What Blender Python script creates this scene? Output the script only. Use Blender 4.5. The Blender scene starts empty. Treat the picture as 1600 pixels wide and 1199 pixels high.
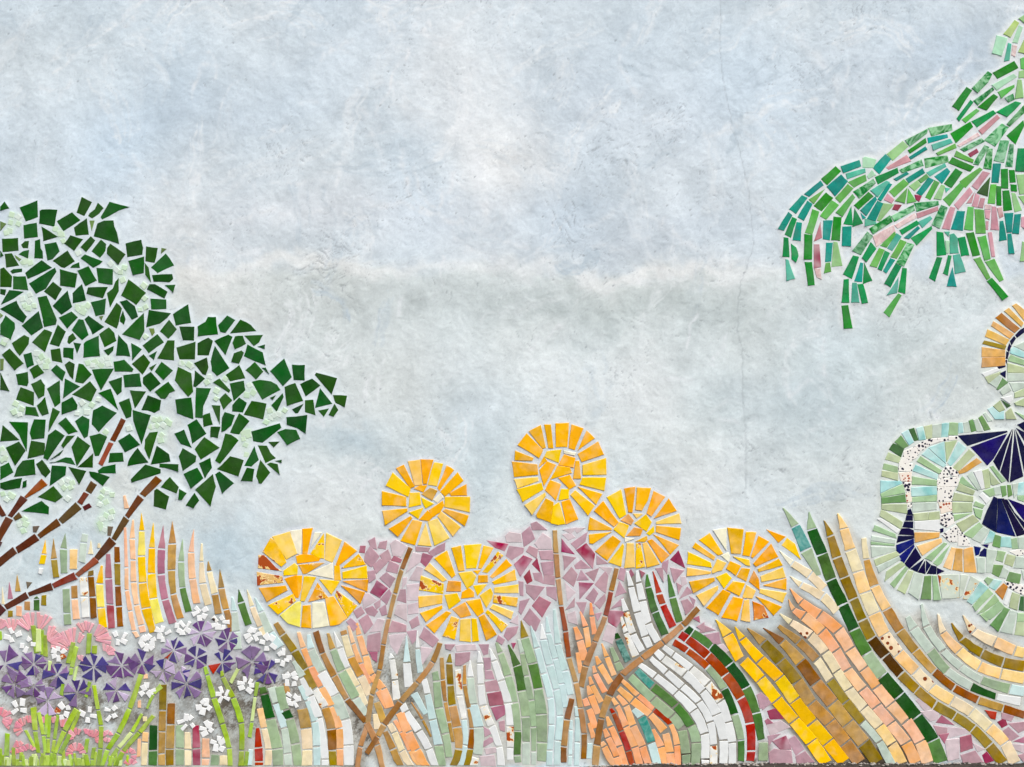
import bpy, math, random
import numpy as np
random.seed(7)
rng = np.random.default_rng(11)
C = bpy.context.scene.collection
SC = bpy.context.scene
S = 0.002                       # metres per picture unit on the wall plane
def X(px): return (px - 800.0) * S
def Z(py): return (1199.0 - py) * S

# ---------------------------------------------------------------- camera, sky, sun, exposure
cam_data = bpy.data.cameras.new('camera')
cam = bpy.data.objects.new('camera', cam_data); C.objects.link(cam)
DIST = 3.8
cam.location = (0, -DIST - 0.004, Z(599.5)); cam.rotation_euler = (math.radians(90), 0, 0)
cam_data.sensor_width = 36; cam_data.lens = 36 * DIST / (1600 * S)
cam_data.clip_start = 0.05; cam_data.clip_end = 400
SC.camera = cam
world = bpy.data.worlds.new('World'); SC.world = world; world.use_nodes = True
wn = world.node_tree
sky = wn.nodes.new('ShaderNodeTexSky'); sky.sky_type = 'NISHITA'; sky.sun_disc = False
SUN_EL, SUN_AZ = math.radians(52), math.radians(150)     # high, in front of the wall, a little to the right
sky.sun_elevation = SUN_EL; sky.sun_rotation = SUN_AZ
sky.air_density = 1.0; sky.dust_density = 3.0; sky.ozone_density = 0.6
wn.links.new(sky.outputs[0], wn.nodes['Background'].inputs['Color'])
wn.nodes['Background'].inputs['Strength'].default_value = 0.12
sun_d = bpy.data.lights.new('sun', 'SUN'); sun_d.energy = 1.4; sun_d.angle = math.radians(12); sun_d.color = (1.0, 0.975, 0.94)
sun = bpy.data.objects.new('sun', sun_d); C.objects.link(sun)
from mathutils import Vector
_d = Vector((math.sin(SUN_AZ) * math.cos(SUN_EL), math.cos(SUN_AZ) * math.cos(SUN_EL), math.sin(SUN_EL)))
sun.rotation_euler = _d.to_track_quat('Z', 'Y').to_euler()
vs = SC.view_settings
SC.display_settings.display_device = 'sRGB'
vs.view_transform = 'Standard'; vs.look = 'None'; vs.gamma = 1; vs.use_curve_mapping = False
vs.exposure = 0.65
LIGHT = (1.09,1.08,1.10)          # linear display value of a white wall in this light: paint colour = seen colour / LIGHT
def lin(c):
    c = np.asarray(c, float) / 255.0
    return np.where(c <= 0.04045, c / 12.92, ((c + 0.055) / 1.055) ** 2.4)
def alb(c): return np.clip(lin(c) / np.array(LIGHT), 0.002, 0.93)
# ---------------------------------------------------------------- traced outlines, per picture area: origin, scale, tiles
# traced tile outlines of the tree: (x0, y0, tiles) in 5.333x detail units
TREE_LEAVES = [
(0,300,"""0 125 35 82 72 135 0 155;163 130 308 72 313 210 213 245;330 158 350 148 475 150 450 288 325 262;0 245 48 265 0 325;
680 43 763 85 700 200 638 172;815 92 860 135 825 180 765 220 735 200 745 180 790 145;912 83 1075 125 985 155 850 228 838 210;
598 170 668 235 528 325 472 245;720 220 737 355 630 365 615 298 660 262;810 262 865 240 942 238 950 290 972 340 988 430 780 370;
195 278 303 258 313 375 200 388;345 290 478 373 360 410;15 392 147 385 152 488 20 500;290 408 330 395 335 470 352 495 355 555 285 550;
370 437 465 420 493 495 435 560 395 570;585 362 688 395 615 490 535 430;755 370 790 405 715 500 670 460;840 398 882 435 875 490 830 548 762 495;
918 433 1043 520 982 605 890 515 892 470;1047 430 1175 400 1190 465 1183 522 1060 542;1217 455 1312 468 1300 540 1285 590 1210 575;
1345 468 1385 475 1340 515;1380 515 1447 612 1310 677 1258 630;1068 575 1197 540 1195 675 1105 692;1205 592 1235 630 1257 755 1210 690;
1267 695 1432 686 1440 725 1410 752 1280 748;1375 778 1457 775 1440 837;1245 770 1290 770 1393 832 1368 887 1225 810;
1253 890 1382 898 1383 973 1260 978;1070 730 1212 840 1133 940 1085 905 1010 862;985 720 987 825 915 962 890 845 940 805 960 750;
803 635 938 645 935 772 820 755;735 620 803 738 710 785 645 657;498 645 640 682 622 795 500 780;705 522 850 578 830 600 775 630 672 553;
560 490 620 577 535 633 510 628 435 575;655 588 662 632 585 632 600 612;38 518 95 512 155 612 50 630;120 525 172 560 158 577 130 550;
0 490 25 530 0 542;155 520 190 495 238 485 230 553;175 440 205 412 238 410 230 468 190 468;345 570 428 630 230 724 210 675;
455 632 467 665 380 805 297 848 240 765;0 642 30 630 98 705 92 795 0 790;108 702 210 704 232 818 107 812;85 660 110 645 180 640 180 665 100 680;
440 750 513 808 460 902 365 830;680 770 713 902 605 928 603 845;733 797 895 793 855 885 720 848;560 825 598 958 508 1022 437 952;
0 810 47 815 38 862 0 850;75 820 195 833 110 890 5 940 60 845;135 908 160 965 220 1040 190 1092 0 975;312 880 385 865 468 1060 460 1105 370 1120;
755 920 880 890 868 1022 795 1038;970 925 1013 970 985 1100 970 1138 868 1085;998 915 1055 900 1120 952 1147 1040 1098 1065;
1022 990 1043 1060 1030 1105 998 1080 1000 1050;1240 985 1420 1012 1390 1050 1330 1097 1217 1128;320 995 355 1130 260 1195 180 1115;
595 998 645 1045 558 1138 490 1048;735 1033 865 1125 770 1187 740 1120 705 1062;0 1010 22 1030 0 1050;745 240 785 240 762 325;825 1040 858 1033 843 1070"""),
(0,500,"""45 -36 118 25 122 70 85 163 0 120 0 40;368 80 432 105 372 267 267 187;480 40 545 98 490 222 413 200;655 -5 692 0 735 125 682 168 597 85;
355 10 380 -35 470 0 462 38 368 58;905 63 950 110 967 175 870 228 825 120;605 112 632 155 575 200 560 185 570 140;1195 -55 1200 95 1160 165 1018 120;1408 0 1470 78 1400 157 1333 95;
1240 72 1280 72 1287 105 1265 133;200 127 240 148 235 200 162 297 125 250 98 195;820 133 830 300 693 313 697 200 715 180;985 125 1058 205 1083 305 965 298;
1092 195 1178 245 1100 337;1310 120 1363 188 1238 277 1188 215;1395 172 1452 172 1448 337 1312 320;78 240 193 362 120 420 15 290;195 290 258 272 280 375 225 400;
420 250 497 237 517 358 432 340;528 232 612 237 607 333 570 317 527 312;612 190 672 200 640 280;0 325 28 325 22 415 0 418;310 373 363 440 280 490 245 415;
470 375 543 435 518 510 425 418;575 345 620 370 607 495 580 470 537 375;655 365 690 372 762 455 690 530 625 517;765 415 945 407 840 585;
945 350 1033 333 1110 410 1100 432 955 430;1195 288 1248 355 1185 455 1098 368;1345 350 1438 422 1360 500 1290 432;132 455 228 435 235 520 222 552 148 540;
258 535 337 495 370 545 365 630 320 655;495 505 500 690 455 725 390 575;540 490 663 555 523 655;748 513 803 582 755 682 600 622;905 515 1013 478 1010 600 975 627;
1027 462 1160 447 1177 555 1038 560;1255 435 1335 530 1250 597 1190 530 1192 480;1400 517 1455 590 1410 610 1375 657 1340 655 1290 600;0 440 72 592 0 582;
170 562 280 605 277 715 133 663;372 645 403 780 350 797 307 715;213 722 292 730 320 803 207 788;437 732 497 765 402 932 410 850;600 643 642 710 637 745 512 788 512 690;
820 610 920 575 982 750;1082 587 1213 597 1123 737;1075 655 1095 740 1090 805 1050 822 990 690;1230 630 1340 672 1328 750 1285 775 1230 755 1178 752;
775 755 850 715 970 775 820 935 762 870;685 800 742 830 728 970 700 988 625 845;545 815 643 930 570 953 485 862;1105 752 1253 795 1178 1035 1110 840;
77 850 230 855 220 1095 160 960;20 880 160 1002 0 1012;283 830 378 833 365 985 262 997 247 945;400 960 460 915 535 965 395 1167 362 1150;555 968 620 965 525 1068 510 1045;
745 970 830 948 890 975 822 1133 790 1135;983 1008 1078 950 1163 1040 1040 1103;1245 940 1313 933 1243 1160 1203 1070 1208 1000;1305 1050 1405 1120 1417 1180 1255 1205;
258 1008 370 1027 365 1120 228 1155;915 1112 1020 1107 1028 1180 903 1190;1240 300 1305 262 1280 332;1243 400 1303 365 1262 425;865 255 945 220 940 255 900 297"""),
(260,460,"""178 85 203 237 78 258 55 165;260 268 325 230 345 190 410 190 427 332 260 350;505 178 570 215 490 320 450 312 432 258;615 212 700 255 745 305 530 325;
107 270 230 272 227 385 137 383;83 445 240 397 235 542 110 542;348 363 385 388 350 508 258 508 260 408;400 390 515 338 548 355 490 503;573 350 635 347 660 412 570 457 550 407;
650 345 800 340 770 400 727 430;818 420 815 455 760 437;675 420 800 485 825 590 645 515;625 470 643 488 603 577 540 562 563 492;403 432 522 615 420 682 378 640 368 560;
335 528 348 610 325 672 300 665 230 575;237 637 318 702 240 773 223 765;605 592 655 700 530 725 495 672;735 565 805 645 745 710 660 632;795 615 825 612 855 665;
980 537 1042 690 970 765 865 640;1047 588 1152 590 1150 717 1062 712;713 730 775 715 870 727 920 755 947 797 798 877;440 703 530 800 520 820 390 735;528 745 643 722 655 800 560 888;
490 825 547 883 475 960 440 878;605 862 668 905 635 983 548 975 550 925;710 890 832 912 805 1043 645 1003;965 828 975 855 918 975 875 925;865 863 910 842 885 880;
985 773 1072 740 1137 888 1005 928;1113 750 1213 705 1280 760 1160 850;1248 655 1420 700 1375 832 1237 672;1280 785 1380 912 1238 948;1390 842 1503 847 1483 942 1410 905;
1155 885 1222 880 1240 1007 1155 983;1143 912 1095 990 1075 993 1048 960;1267 970 1353 953 1310 1020;1400 915 1430 965 1390 1020 1353 1005;1000 1025 1172 1007 1158 1160 1090 1115 1003 1085;
378 925 447 928 443 1085;302 1010 360 990 383 1085 310 1105;485 983 568 1010 540 1090 490 1135 457 1148 463 1030;605 993 690 1057 605 1167 530 1153;
95 607 205 660 220 810 180 853 70 718;73 878 205 862 222 1040 88 990;247 780 368 785 305 930 298 1030 240 1025"""),
(200,600,"""1028 398 1262 330 1275 365 1120 490 1043 477;690 358 768 360 745 452 685 445;570 297 650 415 535 497 495 343;1245 402 1310 378 1400 385 1432 457 1325 510;
387 415 465 382 527 530 440 500;635 445 760 532 605 630 555 545;810 415 857 425 918 472 765 665 727 640 775 545;455 537 567 602 560 650 455 725 422 605;
683 618 697 700 640 787 592 662;575 700 625 787 522 873 463 752;705 755 730 855 685 1018 560 882;760 730 880 828 783 913 725 755;850 605 962 637 918 770 742 710;
1053 520 1088 635 1025 690 968 685;1083 515 1155 517 1185 575 1230 620 1145 660;1170 485 1260 482 1213 530;1102 635 1182 740 1110 832 1090 830 1067 770;1225 642 1278 635 1277 658;
1160 670 1185 657 1245 670 1262 755;990 700 1050 712 1035 813 940 808;347 778 420 860 402 913 275 860;425 877 485 912 445 968 418 965;218 890 240 875 340 940 312 1047 213 1020;552 912 590 972 543 1037 482 1012"""),
(0,680,"""645 12 752 90 638 262 595 100;48 105 155 55 210 130 123 253;523 125 495 165 415 205;1145 110 1233 227 1062 258 1080 195;0 265 70 230 108 310 0 373;
188 215 282 203 292 328 115 348 140 275;300 243 347 207 418 305 378 352 345 325;430 255 548 262 542 333 412 425;410 228 460 225 545 187 590 192 625 250 520 225;
570 267 715 300 657 412;775 153 770 270 645 268;815 297 858 265 960 245 962 318 820 318;742 305 790 310 910 350 853 423 755 345;1210 247 1335 285 1335 317 1095 395 1090 370;
1330 240 1485 245 1483 305 1400 280 1328 268;0 400 90 375 180 360 163 440 40 458 0 440;190 390 218 378 215 430 185 442;443 427 518 515 458 560 315 515;345 550 405 600 402 658 180 635""")]
# branch tiles: colour letter then outline
TREE_BRANCH = [
(0,500,"n 1008 820 1045 838 957 1015 917 1000"),
(0,680,"""r 905 60 943 72 852 257 820 238;n 1297 342 1347 378 1208 515 1165 488;n 1147 500 1195 538 1072 693 1043 668;o 1030 677 1075 712 962 880 930 860;
d 910 852 965 905 820 1043 787 1015;l 778 1020 818 1050 657 1180 630 1160;o 757 383 805 415 757 490 712 463;m 697 475 738 495 682 582 643 558;
o 628 562 677 615 520 740 485 705;n 470 698 503 752 335 860 312 830;d 285 825 325 875 150 985 130 935;d 105 935 140 985 -30 1122 -30 1045;
r 345 365 393 415 215 527 203 513;d 170 505 227 540 97 687 65 672;n 47 682 105 710 -20 925 -20 810;d -10 570 48 668 15 680 -10 655;
o 155 645 183 685 125 712 110 690;k 740 570 762 600 705 630 688 598;g 273 762 325 758 300 812 275 808;g 897 762 940 765 920 840 895 838""")]
# pale mint chips: centres
TREE_CHIPS = [
(0,300,"95 190 85 255 150 210 150 265 50 340 80 325 460 310 515 355 525 410 500 345 650 510 250 590 215 580 190 590 920 600 970 650 1035 630 1000 670 1020 735 1195 780 245 860 185 890 240 910 205 950 280 950 230 970 640 950 690 965 730 950 690 1000 650 980 1200 885 1165 980 1210 960"),
(0,500,"30 190 45 170 300 280 345 310 330 350 380 390 395 345 730 360 790 350 850 340 890 320 900 370 840 375 770 380 1210 140 1510 360 1575 375 680 690 720 770 760 710 815 665 640 780 1070 905 880 935 130 700 180 745 115 770 160 790 1280 890 1325 830 1390 840 1345 960 1270 830 1360 880 1410 860 30 1110 40 1150 15 1080"),
(260,460,"125 575 205 600 355 685 335 735 490 705 415 805 410 870 690 760 720 820 665 840 860 970 900 1010 985 970 930 1000 830 1065 660 1170 870 1030 640 1160"),
(200,600,"1000 430 960 460 980 510 985 590 240 350 220 300 190 360 280 440 270 470 340 330 1000 400"),
(0,680,"560 380 510 400 585 440 560 530 600 400 530 440 20 490 80 490 55 540 100 510 860 470 840 520 890 480 830 580 880 560 930 500 200 700 160 750 210 745 180 720 880 670 850 700 920 690 840 770 870 790 830 740 930 640 190 800 15 210")]
TREE_BRANCH2 = [(0,760,"""l 985 740 1025 795 815 942 783 915;m 765 900 803 968 565 1060 540 1018;d 525 1010 548 1082 305 1145 290 1110;
d 262 1105 297 1165 70 1285 40 1240;k -10 1220 60 1290 -10 1360;k 0 580 18 585 0 630;g 273 997 328 1005 283 1065""")]
# blades: node "x y w" then colour letter of the tile to the next node ('-' = gap)
B_LEFT = (0,760,6.6667,"""20 1040 0 E 30 1240 35;93 985 0 M 105 1185 60;175 910 0 T 183 1105 65;105 1290 50 D 105 1370 50;195 1240 60 P 195 1365 60;280 1195 60 T 280 1300 60;
370 1150 20 f 378 1175 60 f 378 1305 60;455 1130 50 D 450 1250 55;470 555 0 Y 455 710 55 Y 430 820 60;430 850 50 W 410 920 40;555 540 0 T 560 760 65 D 585 960 62;
680 480 0 g 660 655 75 g 665 915 70;685 1065 75 g 695 1325 75 g 705 1450 75;765 650 80 e 760 875 78;770 1030 65 T 775 1175 65 P 793 1395 72;
885 490 60 s 870 590 70 s 850 800 70;865 950 80 W 875 1150 80 W 890 1375 75;945 560 0 E 940 715 60;945 875 50 D 943 938 60 B 962 1158 65 B 975 1382 65;1025 590 15 E 1030 650 40;
1060 820 20 Y 1035 1020 75 L 1050 1268 75 Y 1075 1487 80;1125 700 40 M 1130 963 72 M 1145 1235 72 K 1160 1487 70;1215 625 55 B 1220 800 62 D 1225 1038 60 B 1238 1252 65 B 1250 1472 62;
1290 90 20 P 1320 240 55;1300 420 25 P 1315 850 40 P 1320 1085 42 P 1355 1300 48 P 1395 1510 45 P 1435 1580 40;
1385 345 15 P 1375 548 60 P 1385 770 55 P 1390 1000 60 P 1420 1240 55 P 1470 1450 65 P 1490 1530 60""")
B_LEFT2 = (180,800,6.6667,"""272 5 0 Y 275 200 60 L 272 463 80 Y 285 740 80 Y 320 1005 95 Y 392 1265 70;395 105 0 Y 380 378 68 Y 377 645 82 Y 395 905 88 L 460 1165 95;
500 135 0 M 480 390 78 M 478 655 78 M 518 915 72 M 600 1170 80;593 90 0 T 592 335 85 T 585 610 80 T 605 860 62 T 680 1118 75;700 275 0 g 685 523 65 g 700 790 62 f 765 1048 70;
818 175 0 P 790 425 65 P 803 700 75 P 850 962 75;900 325 15 E 897 520 42 E 910 750 75 E 970 977 75;965 510 5 T 980 622 55 E 1035 858 70 T 1075 1072 75;
1090 590 5 T 1105 797 65 T 1155 1018 65 T 1215 1255 60;1215 880 15 C 1240 1040 65 s 1255 1250 90 s 1275 1440 90;1285 800 0 f 1310 948 75 f 1390 1185 75;
1370 800 5 E 1425 990 55 E 1510 1200 60 E 1560 1300 40;1450 890 10 C 1520 1045 65 s 1610 1265 95 C 1725 1415 85""")
B_LOW = (220,1019,6.6667,"""230 335 80 D 225 612 75 T 220 832 75 T 215 1062 70 T 215 1215 70;315 530 80 B 310 760 78 T 300 1012 85 D 300 1215 80;130 760 78 G 125 1028 88 f 120 1215 88;
50 830 65 e 40 942 65 E 30 1215 60;405 760 80 g 405 1008 88 g 405 1215 85;485 830 60 E 490 1022 72 E 490 1215 70;570 760 65 K 578 1008 80 K 580 1215 80;675 895 75 P 675 1110 80 P 665 1215 70;
775 1065 80 g 765 1215 90;860 1075 75 E 860 1215 85;1215 785 30 R 1225 1000 85 R 1230 1147 85 R 1230 1215 85;1240 580 70 e 1285 797 70 E 1330 1018 70 E 1320 1215 75;
1262 360 60 f 1285 440 85 G 1345 700 110 g 1420 1010 115 g 1430 1215 110;1360 360 95 s 1410 535 85 C 1495 795 75 s 1525 1062 80 s 1540 1215 85;1440 355 90 g 1500 610 95 G 1550 700 90 g 1610 960 95 g 1640 1215 95;
1505 320 40 T 1530 430 60;1145 1010 50 C 1130 1215 50;-17 900 35 P -25 1100 40;48 225 30 P 48 285 50;40 670 45 E 42 730 45;-18 500 30 P -18 590 35;
""")
LIME = [(0,1019,6.6667,"""345 570 65 365 825 50 400 1060 40;400 620 40 450 870 40 470 1060 30;480 640 35 478 870 35;520 640 35 500 900 35 500 1060 35;600 650 35 565 915 35 545 1050 35;
800 590 60 670 825 55 570 1060 40;830 610 35 730 850 45 620 1070 45;260 810 30 375 1020 30;75 845 50 65 1090 50 65 1215 50;140 990 40 140 1215 45;220 1040 40 220 1140 45 220 1215 45;330 1080 45 325 1215 50;
380 1110 40 385 1215 50;440 1090 45 440 1215 50;490 1070 45 500 1215 60;555 1065 50 560 1215 60;620 1080 45 620 1215 55;680 1110 40 665 1215 45;710 1120 40 715 1215 45;0 1000 35 5 1215 40;180 1110 35 178 1215 35;275 1120 35 275 1215 35;
910 900 40 890 1060 45 915 1215 60;980 990 40 960 1120 40 965 1215 40;820 1100 45 830 1215 45;975 340 40 1020 605 40 1050 770 45 1045 1010 45 1020 1215 50;1470 230 50 1350 590 50 1230 850 55 1120 1020 50 1060 1215 45;
1600 660 45 1450 840 45 1280 1040 45 1200 1215 55;1480 640 30 1370 840 40 1230 1000 40 1130 1150 40;655 325 35 635 460 35;935 305 40 890 480 35;870 1110 40 860 1215 40;1180 1090 40 1130 1215 45"""),
(0,900,6.6667,"""340 510 50 370 700 60 380 815 50;400 545 55 400 800 60;470 610 40 470 850 50;930 595 50 915 820 45;985 720 50 980 820 50;765 685 45 705 920 45;795 730 50 745 960 45 735 1040 35;800 940 30 765 1100 30;520 880 35 510 1000 35;0 570 30 5 680 30;435 560 35 440 830 40"""),
(220,1019,6.6667,"""665 150 35 690 240 45 760 480 60 850 750 55 920 1005 50 930 1215 50;840 190 25 850 260 45 960 480 55 1045 740 60 1050 1030 50 1040 1215 55;1015 170 35 930 330 40;1215 310 40 1190 470 35 1155 730 35 1130 900 40;1110 1030 40 1090 1215 50;220 350 60 130 440 35 60 600 25""")]
# purple pinwheels: cx cy r colours
PURPLE = [(0,900,6.6667,"50 920 200 bcab;350 920 150 acbc;595 1030 155 acab;975 950 155 aaaa;1265 935 165 bbcb;1480 910 150 bacb"),
(0,1019,6.6667,"145 340 150 ccbc;345 355 145 ccbd;495 510 160 dcdc;800 425 155 acac;1210 400 150 bdac"),
(220,940,6.6667,"625 330 155 bddb;905 410 135 bacb;340 510 135 adca;575 590 135 abaa;845 635 145 aaba;1160 630 195 cccb;1315 730 155 aaba;230 720 135 cdda;475 860 165 caca;420 750 90 dd")]
WHITE = [(0,900,6.6667,"120 620 285 720 610 810 1255 645 1520 695"),(0,1019,6.6667,"205 590 655 620 915 665 1155 635 1530 400"),
(220,940,6.6667,"620 125 820 220 435 280 220 330 70 430 1165 350 1330 440 1480 590 1560 800 1100 870 850 985 655 1090"),(220,1019,6.6667,"475 740 690 800 805 960 1580 500")]
# pink fans: cx cy rin rout a0 a1 n (degrees, ccw, up = 90)
PINK = [(0,900,6.6667,"-10 570 20 120 30 120 3;125 600 30 150 60 130 4;340 600 50 210 85 150 5;390 600 50 210 45 95 4;470 700 40 190 0 80 6;760 780 60 230 80 175 8;790 760 60 180 55 80 2;900 640 60 170 60 130 5;960 660 40 190 -20 70 6;1080 830 40 130 0 100 5;830 900 20 70 20 120 3"),
(0,1019,6.6667,"0 700 30 120 -60 100 6;110 760 20 60 60 250 4;255 800 30 110 80 230 6;180 900 30 100 -120 -40 4;300 760 20 90 40 120 3;450 760 20 90 70 110 2;550 760 20 90 60 110 2;640 800 20 110 30 110 4;800 900 30 110 60 200 5;900 880 20 80 0 120 4;960 920 30 110 -30 100 6;1120 880 20 60 0 330 5;790 1060 30 110 0 200 7;170 980 30 90 -140 0 6;300 1050 30 90 20 160 4;1330 1080 30 90 -30 160 5;1360 1190 20 80 20 160 4")]
# flower heads: outlines per tile with a colour letter (capital = chipped / rust-stained), 8x detail units
FLOWERS = [
(390,810,"""q 290 235 495 175 585 440 460 510;c 515 165 645 150 625 450 590 440;a 665 140 780 130 715 445 665 440;c 815 185 890 185 760 370;A 925 195 925 500 860 490 770 440;q 965 195 1145 280 1030 550 945 515;
a 1190 305 1330 410 1110 590 1085 580;Y 1360 455 1440 575 1230 610 1150 625;y 1455 600 1465 750 1170 750 1165 680;a 1475 775 1465 910 1170 790;a 1150 845 1435 930 1380 1060;A 1090 915 1335 1095 1225 1235 1075 960;
a 950 1000 1045 985 1210 1250 1120 1320 1010 1340;c 790 1065 925 1055 985 1340 790 1370;a 670 1100 755 1095 765 1370 650 1360;l 590 1055 635 1050 620 1355 480 1310 390 1215;A 540 955 570 1030 355 1199 240 1090;
a 125 880 445 850 465 900 215 1040;R 95 680 400 730 410 800 100 835;R 115 470 180 470 320 620 400 660 110 620;Y 265 255 330 310 380 400 450 550 395 600 170 420;
a 585 480 680 455 790 465 880 500 860 530 600 560;y 430 660 560 570 595 600 590 700 430 710;T 620 590 900 565 930 560 700 690 670 690;c 725 695 1030 565 1040 750;y 880 770 1115 795 1020 945;T 850 820 970 990 740 1040;
y 685 735 820 745 680 1035 640 1030;a 445 760 580 720 600 990 580 990;a 595 725 650 725 640 880 610 1000;a 1065 600 1120 600 1135 770 1065 770"""),
(580,710,"""q 465 95 605 75 630 380 545 385;a 625 70 770 75 690 365 655 365;y 790 110 890 125 815 395 715 380;a 945 150 1025 200 850 450 835 420;a 1080 235 1145 330 960 490 920 520 870 470;o 1185 385 1190 510 1000 515 985 490;
y 925 540 1230 540 1225 720 920 655;a 930 690 1210 770 1165 890 905 710;q 875 725 1110 910 1020 1020 835 775;q 715 850 825 810 970 1045 795 1135;q 680 870 745 1145 590 1130;o 520 830 630 855 545 1130 375 1080;
o 490 780 505 800 330 1025 230 935;a 145 715 445 685 445 710 175 880;o 140 470 430 540 430 645 140 635;y 270 240 485 430 460 525 190 390;a 320 180 405 140 535 400 490 420;
a 545 430 600 400 690 395 650 470;t 640 500 740 425 820 460 760 570;c 785 570 865 495 895 540 825 605;y 635 550 770 620 680 670 645 600;y 490 490 600 485 615 630 475 660;y 485 730 645 675 585 800;o 610 815 705 710 770 775 720 830;o 730 700 890 590 905 640 860 720 780 775"""),
(640,845,"""a 320 225 465 135 565 430 530 460;a 530 95 635 70 680 370 615 375;y 685 65 890 50 825 340 715 345;a 930 70 1040 95 895 345 865 340;Y 1105 145 1160 190 970 400 920 390;a 1210 240 1270 310 1035 465 1015 450;
a 1310 370 1330 490 1060 545 1040 520;q 1065 595 1355 555 1355 650 1065 645;Y 1060 690 1345 720 1335 820 1050 770;q 1045 805 1290 895 1265 975 1015 845;A 975 875 1215 1060 1150 1135 955 900;a 870 960 930 930 1080 1170 960 1240;
y 780 980 830 985 860 1250 790 1260;q 640 995 755 985 760 1265 630 1250;Y 525 955 610 985 560 1230 420 1190;a 460 890 510 905 310 1150 215 1060;a 400 820 405 845 205 1010 140 910;q 115 705 405 685 400 780 120 835;
Y 145 445 420 545 410 660 125 615;q 250 290 455 490 415 510 195 360;y 620 410 775 390 825 450 785 550 720 595;a 865 440 970 440 970 515 860 520;t 490 510 635 520 635 630 465 630;o 745 600 800 650 800 700 650 720 660 650;
y 805 570 960 550 850 680;y 885 690 1010 605 1035 660 1025 720 960 830;y 445 685 590 665 630 750 495 850;t 540 860 690 780 760 930 640 960;a 715 765 880 735 920 890 850 940;a 800 380 880 375 850 415"""),
(790,655,"""o 160 325 265 190 460 390 415 480;a 300 155 435 85 495 355 465 365;a 490 75 560 75 590 360 540 360;a 630 60 785 55 765 345 635 345;o 830 75 965 120 860 380 795 360;o 1015 155 1105 240 905 390;a 910 440 1155 290 1220 440 955 530;
y 970 580 1250 495 1255 690 970 695;y 965 740 1250 740 1230 890 935 815;a 910 850 1200 940 1130 1060;a 870 900 1105 1085 1030 1199 820 950;a 705 1040 800 1010 900 1250 760 1310;y 600 1090 665 1050 740 1310 650 1320 570 1300;
a 505 1000 595 1045 560 1290 400 1230 390 1199;q 490 930 495 960 330 1190 245 1080;y 145 885 445 805 465 880 215 1030;q 115 760 400 735 405 770 150 860;a 85 540 390 575 400 690 110 720;a 125 405 340 490 330 515 120 510;
y 520 410 690 390 660 540 490 470;c 735 400 870 430 860 450 735 425;a 735 450 865 490 845 600 670 570;o 880 530 915 530 935 740 850 740;o 430 570 480 480 510 520 420 600;o 520 535 620 575 480 830 430 640;a 650 590 800 610 820 670 565 750;
a 670 740 800 705 870 830 800 870;o 560 770 685 820 625 1010 500 890;y 700 880 790 880 785 990 670 1010"""),
(900,750,"""y 395 220 560 130 620 430 545 475;a 610 115 735 95 700 405 660 400;o 770 100 930 110 890 260 820 380 750 370;a 975 150 1105 215 940 450 890 420;o 1160 245 1250 385 980 480;q 1285 430 1310 540 1010 550 1010 530;
o 1010 580 1305 610 1285 745 1005 650;a 970 685 1275 820 1180 925;a 900 765 950 750 1160 945 1070 1030;q 840 800 880 790 1035 1050 890 1090;A 760 800 800 800 860 1085 755 1105;q 640 800 715 800 730 1090 610 1100;
y 585 810 595 830 560 1080 415 1030;a 460 705 550 770 390 1000 250 895;o 170 690 440 655 210 795 175 790;o 180 475 440 610 440 625 160 625;a 340 275 525 530 475 580 235 390;
t 570 505 655 435 715 510 685 560;q 725 430 825 430 760 475;y 740 545 875 440 940 530 880 640;y 475 620 545 535 655 575 600 720;t 640 700 730 600 830 620 800 695;c 620 730 720 740 620 770;a 750 770 880 710 890 740 860 770;y 890 670 970 590 975 650 920 690"""),
(1060,815,"""a 270 235 390 155 550 400 500 420;c 445 115 595 90 600 360;a 620 85 810 105 775 400 665 395;a 850 140 965 145 885 430 810 420;a 1005 190 1125 255 930 450 915 440;a 1160 290 1240 440 970 560 945 530;
a 1255 475 1295 545 1010 625 1000 600;q 1300 585 1335 695 1045 750 1035 690;o 1345 720 1345 850 1070 800;q 1030 850 1345 900 1300 1010 1020 890;a 975 940 1285 1070 1190 1170;O 935 1010 1060 1060 1120 1199 950 1230;
q 830 995 880 985 890 1250 790 1230;a 690 950 805 975 730 1240 550 1199;a 560 860 645 900 500 1165 360 1080;q 490 815 490 850 320 1050 235 930;a 145 760 445 710 450 740 190 890;q 115 585 405 635 400 650 110 680;
y 125 390 400 520 410 570 115 530;a 215 275 455 445 440 480 185 325;c 545 430 620 395 645 440 625 500;y 690 440 880 485 890 550 850 545;o 605 590 650 505 775 560 715 670;a 740 690 795 590 890 600 845 745;
q 425 620 490 480 590 520 540 610 430 645;y 480 700 600 650 660 710 570 830;a 605 850 690 755 825 780 760 925;q 855 805 960 870 920 960 810 950;t 890 750 945 630 1000 720 1010 850""")]
YELLOW_TIP = (1060,815,"a 1100 100 1345 190 1250 270;y 1290 300 1360 205 1460 280 1535 480")
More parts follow.
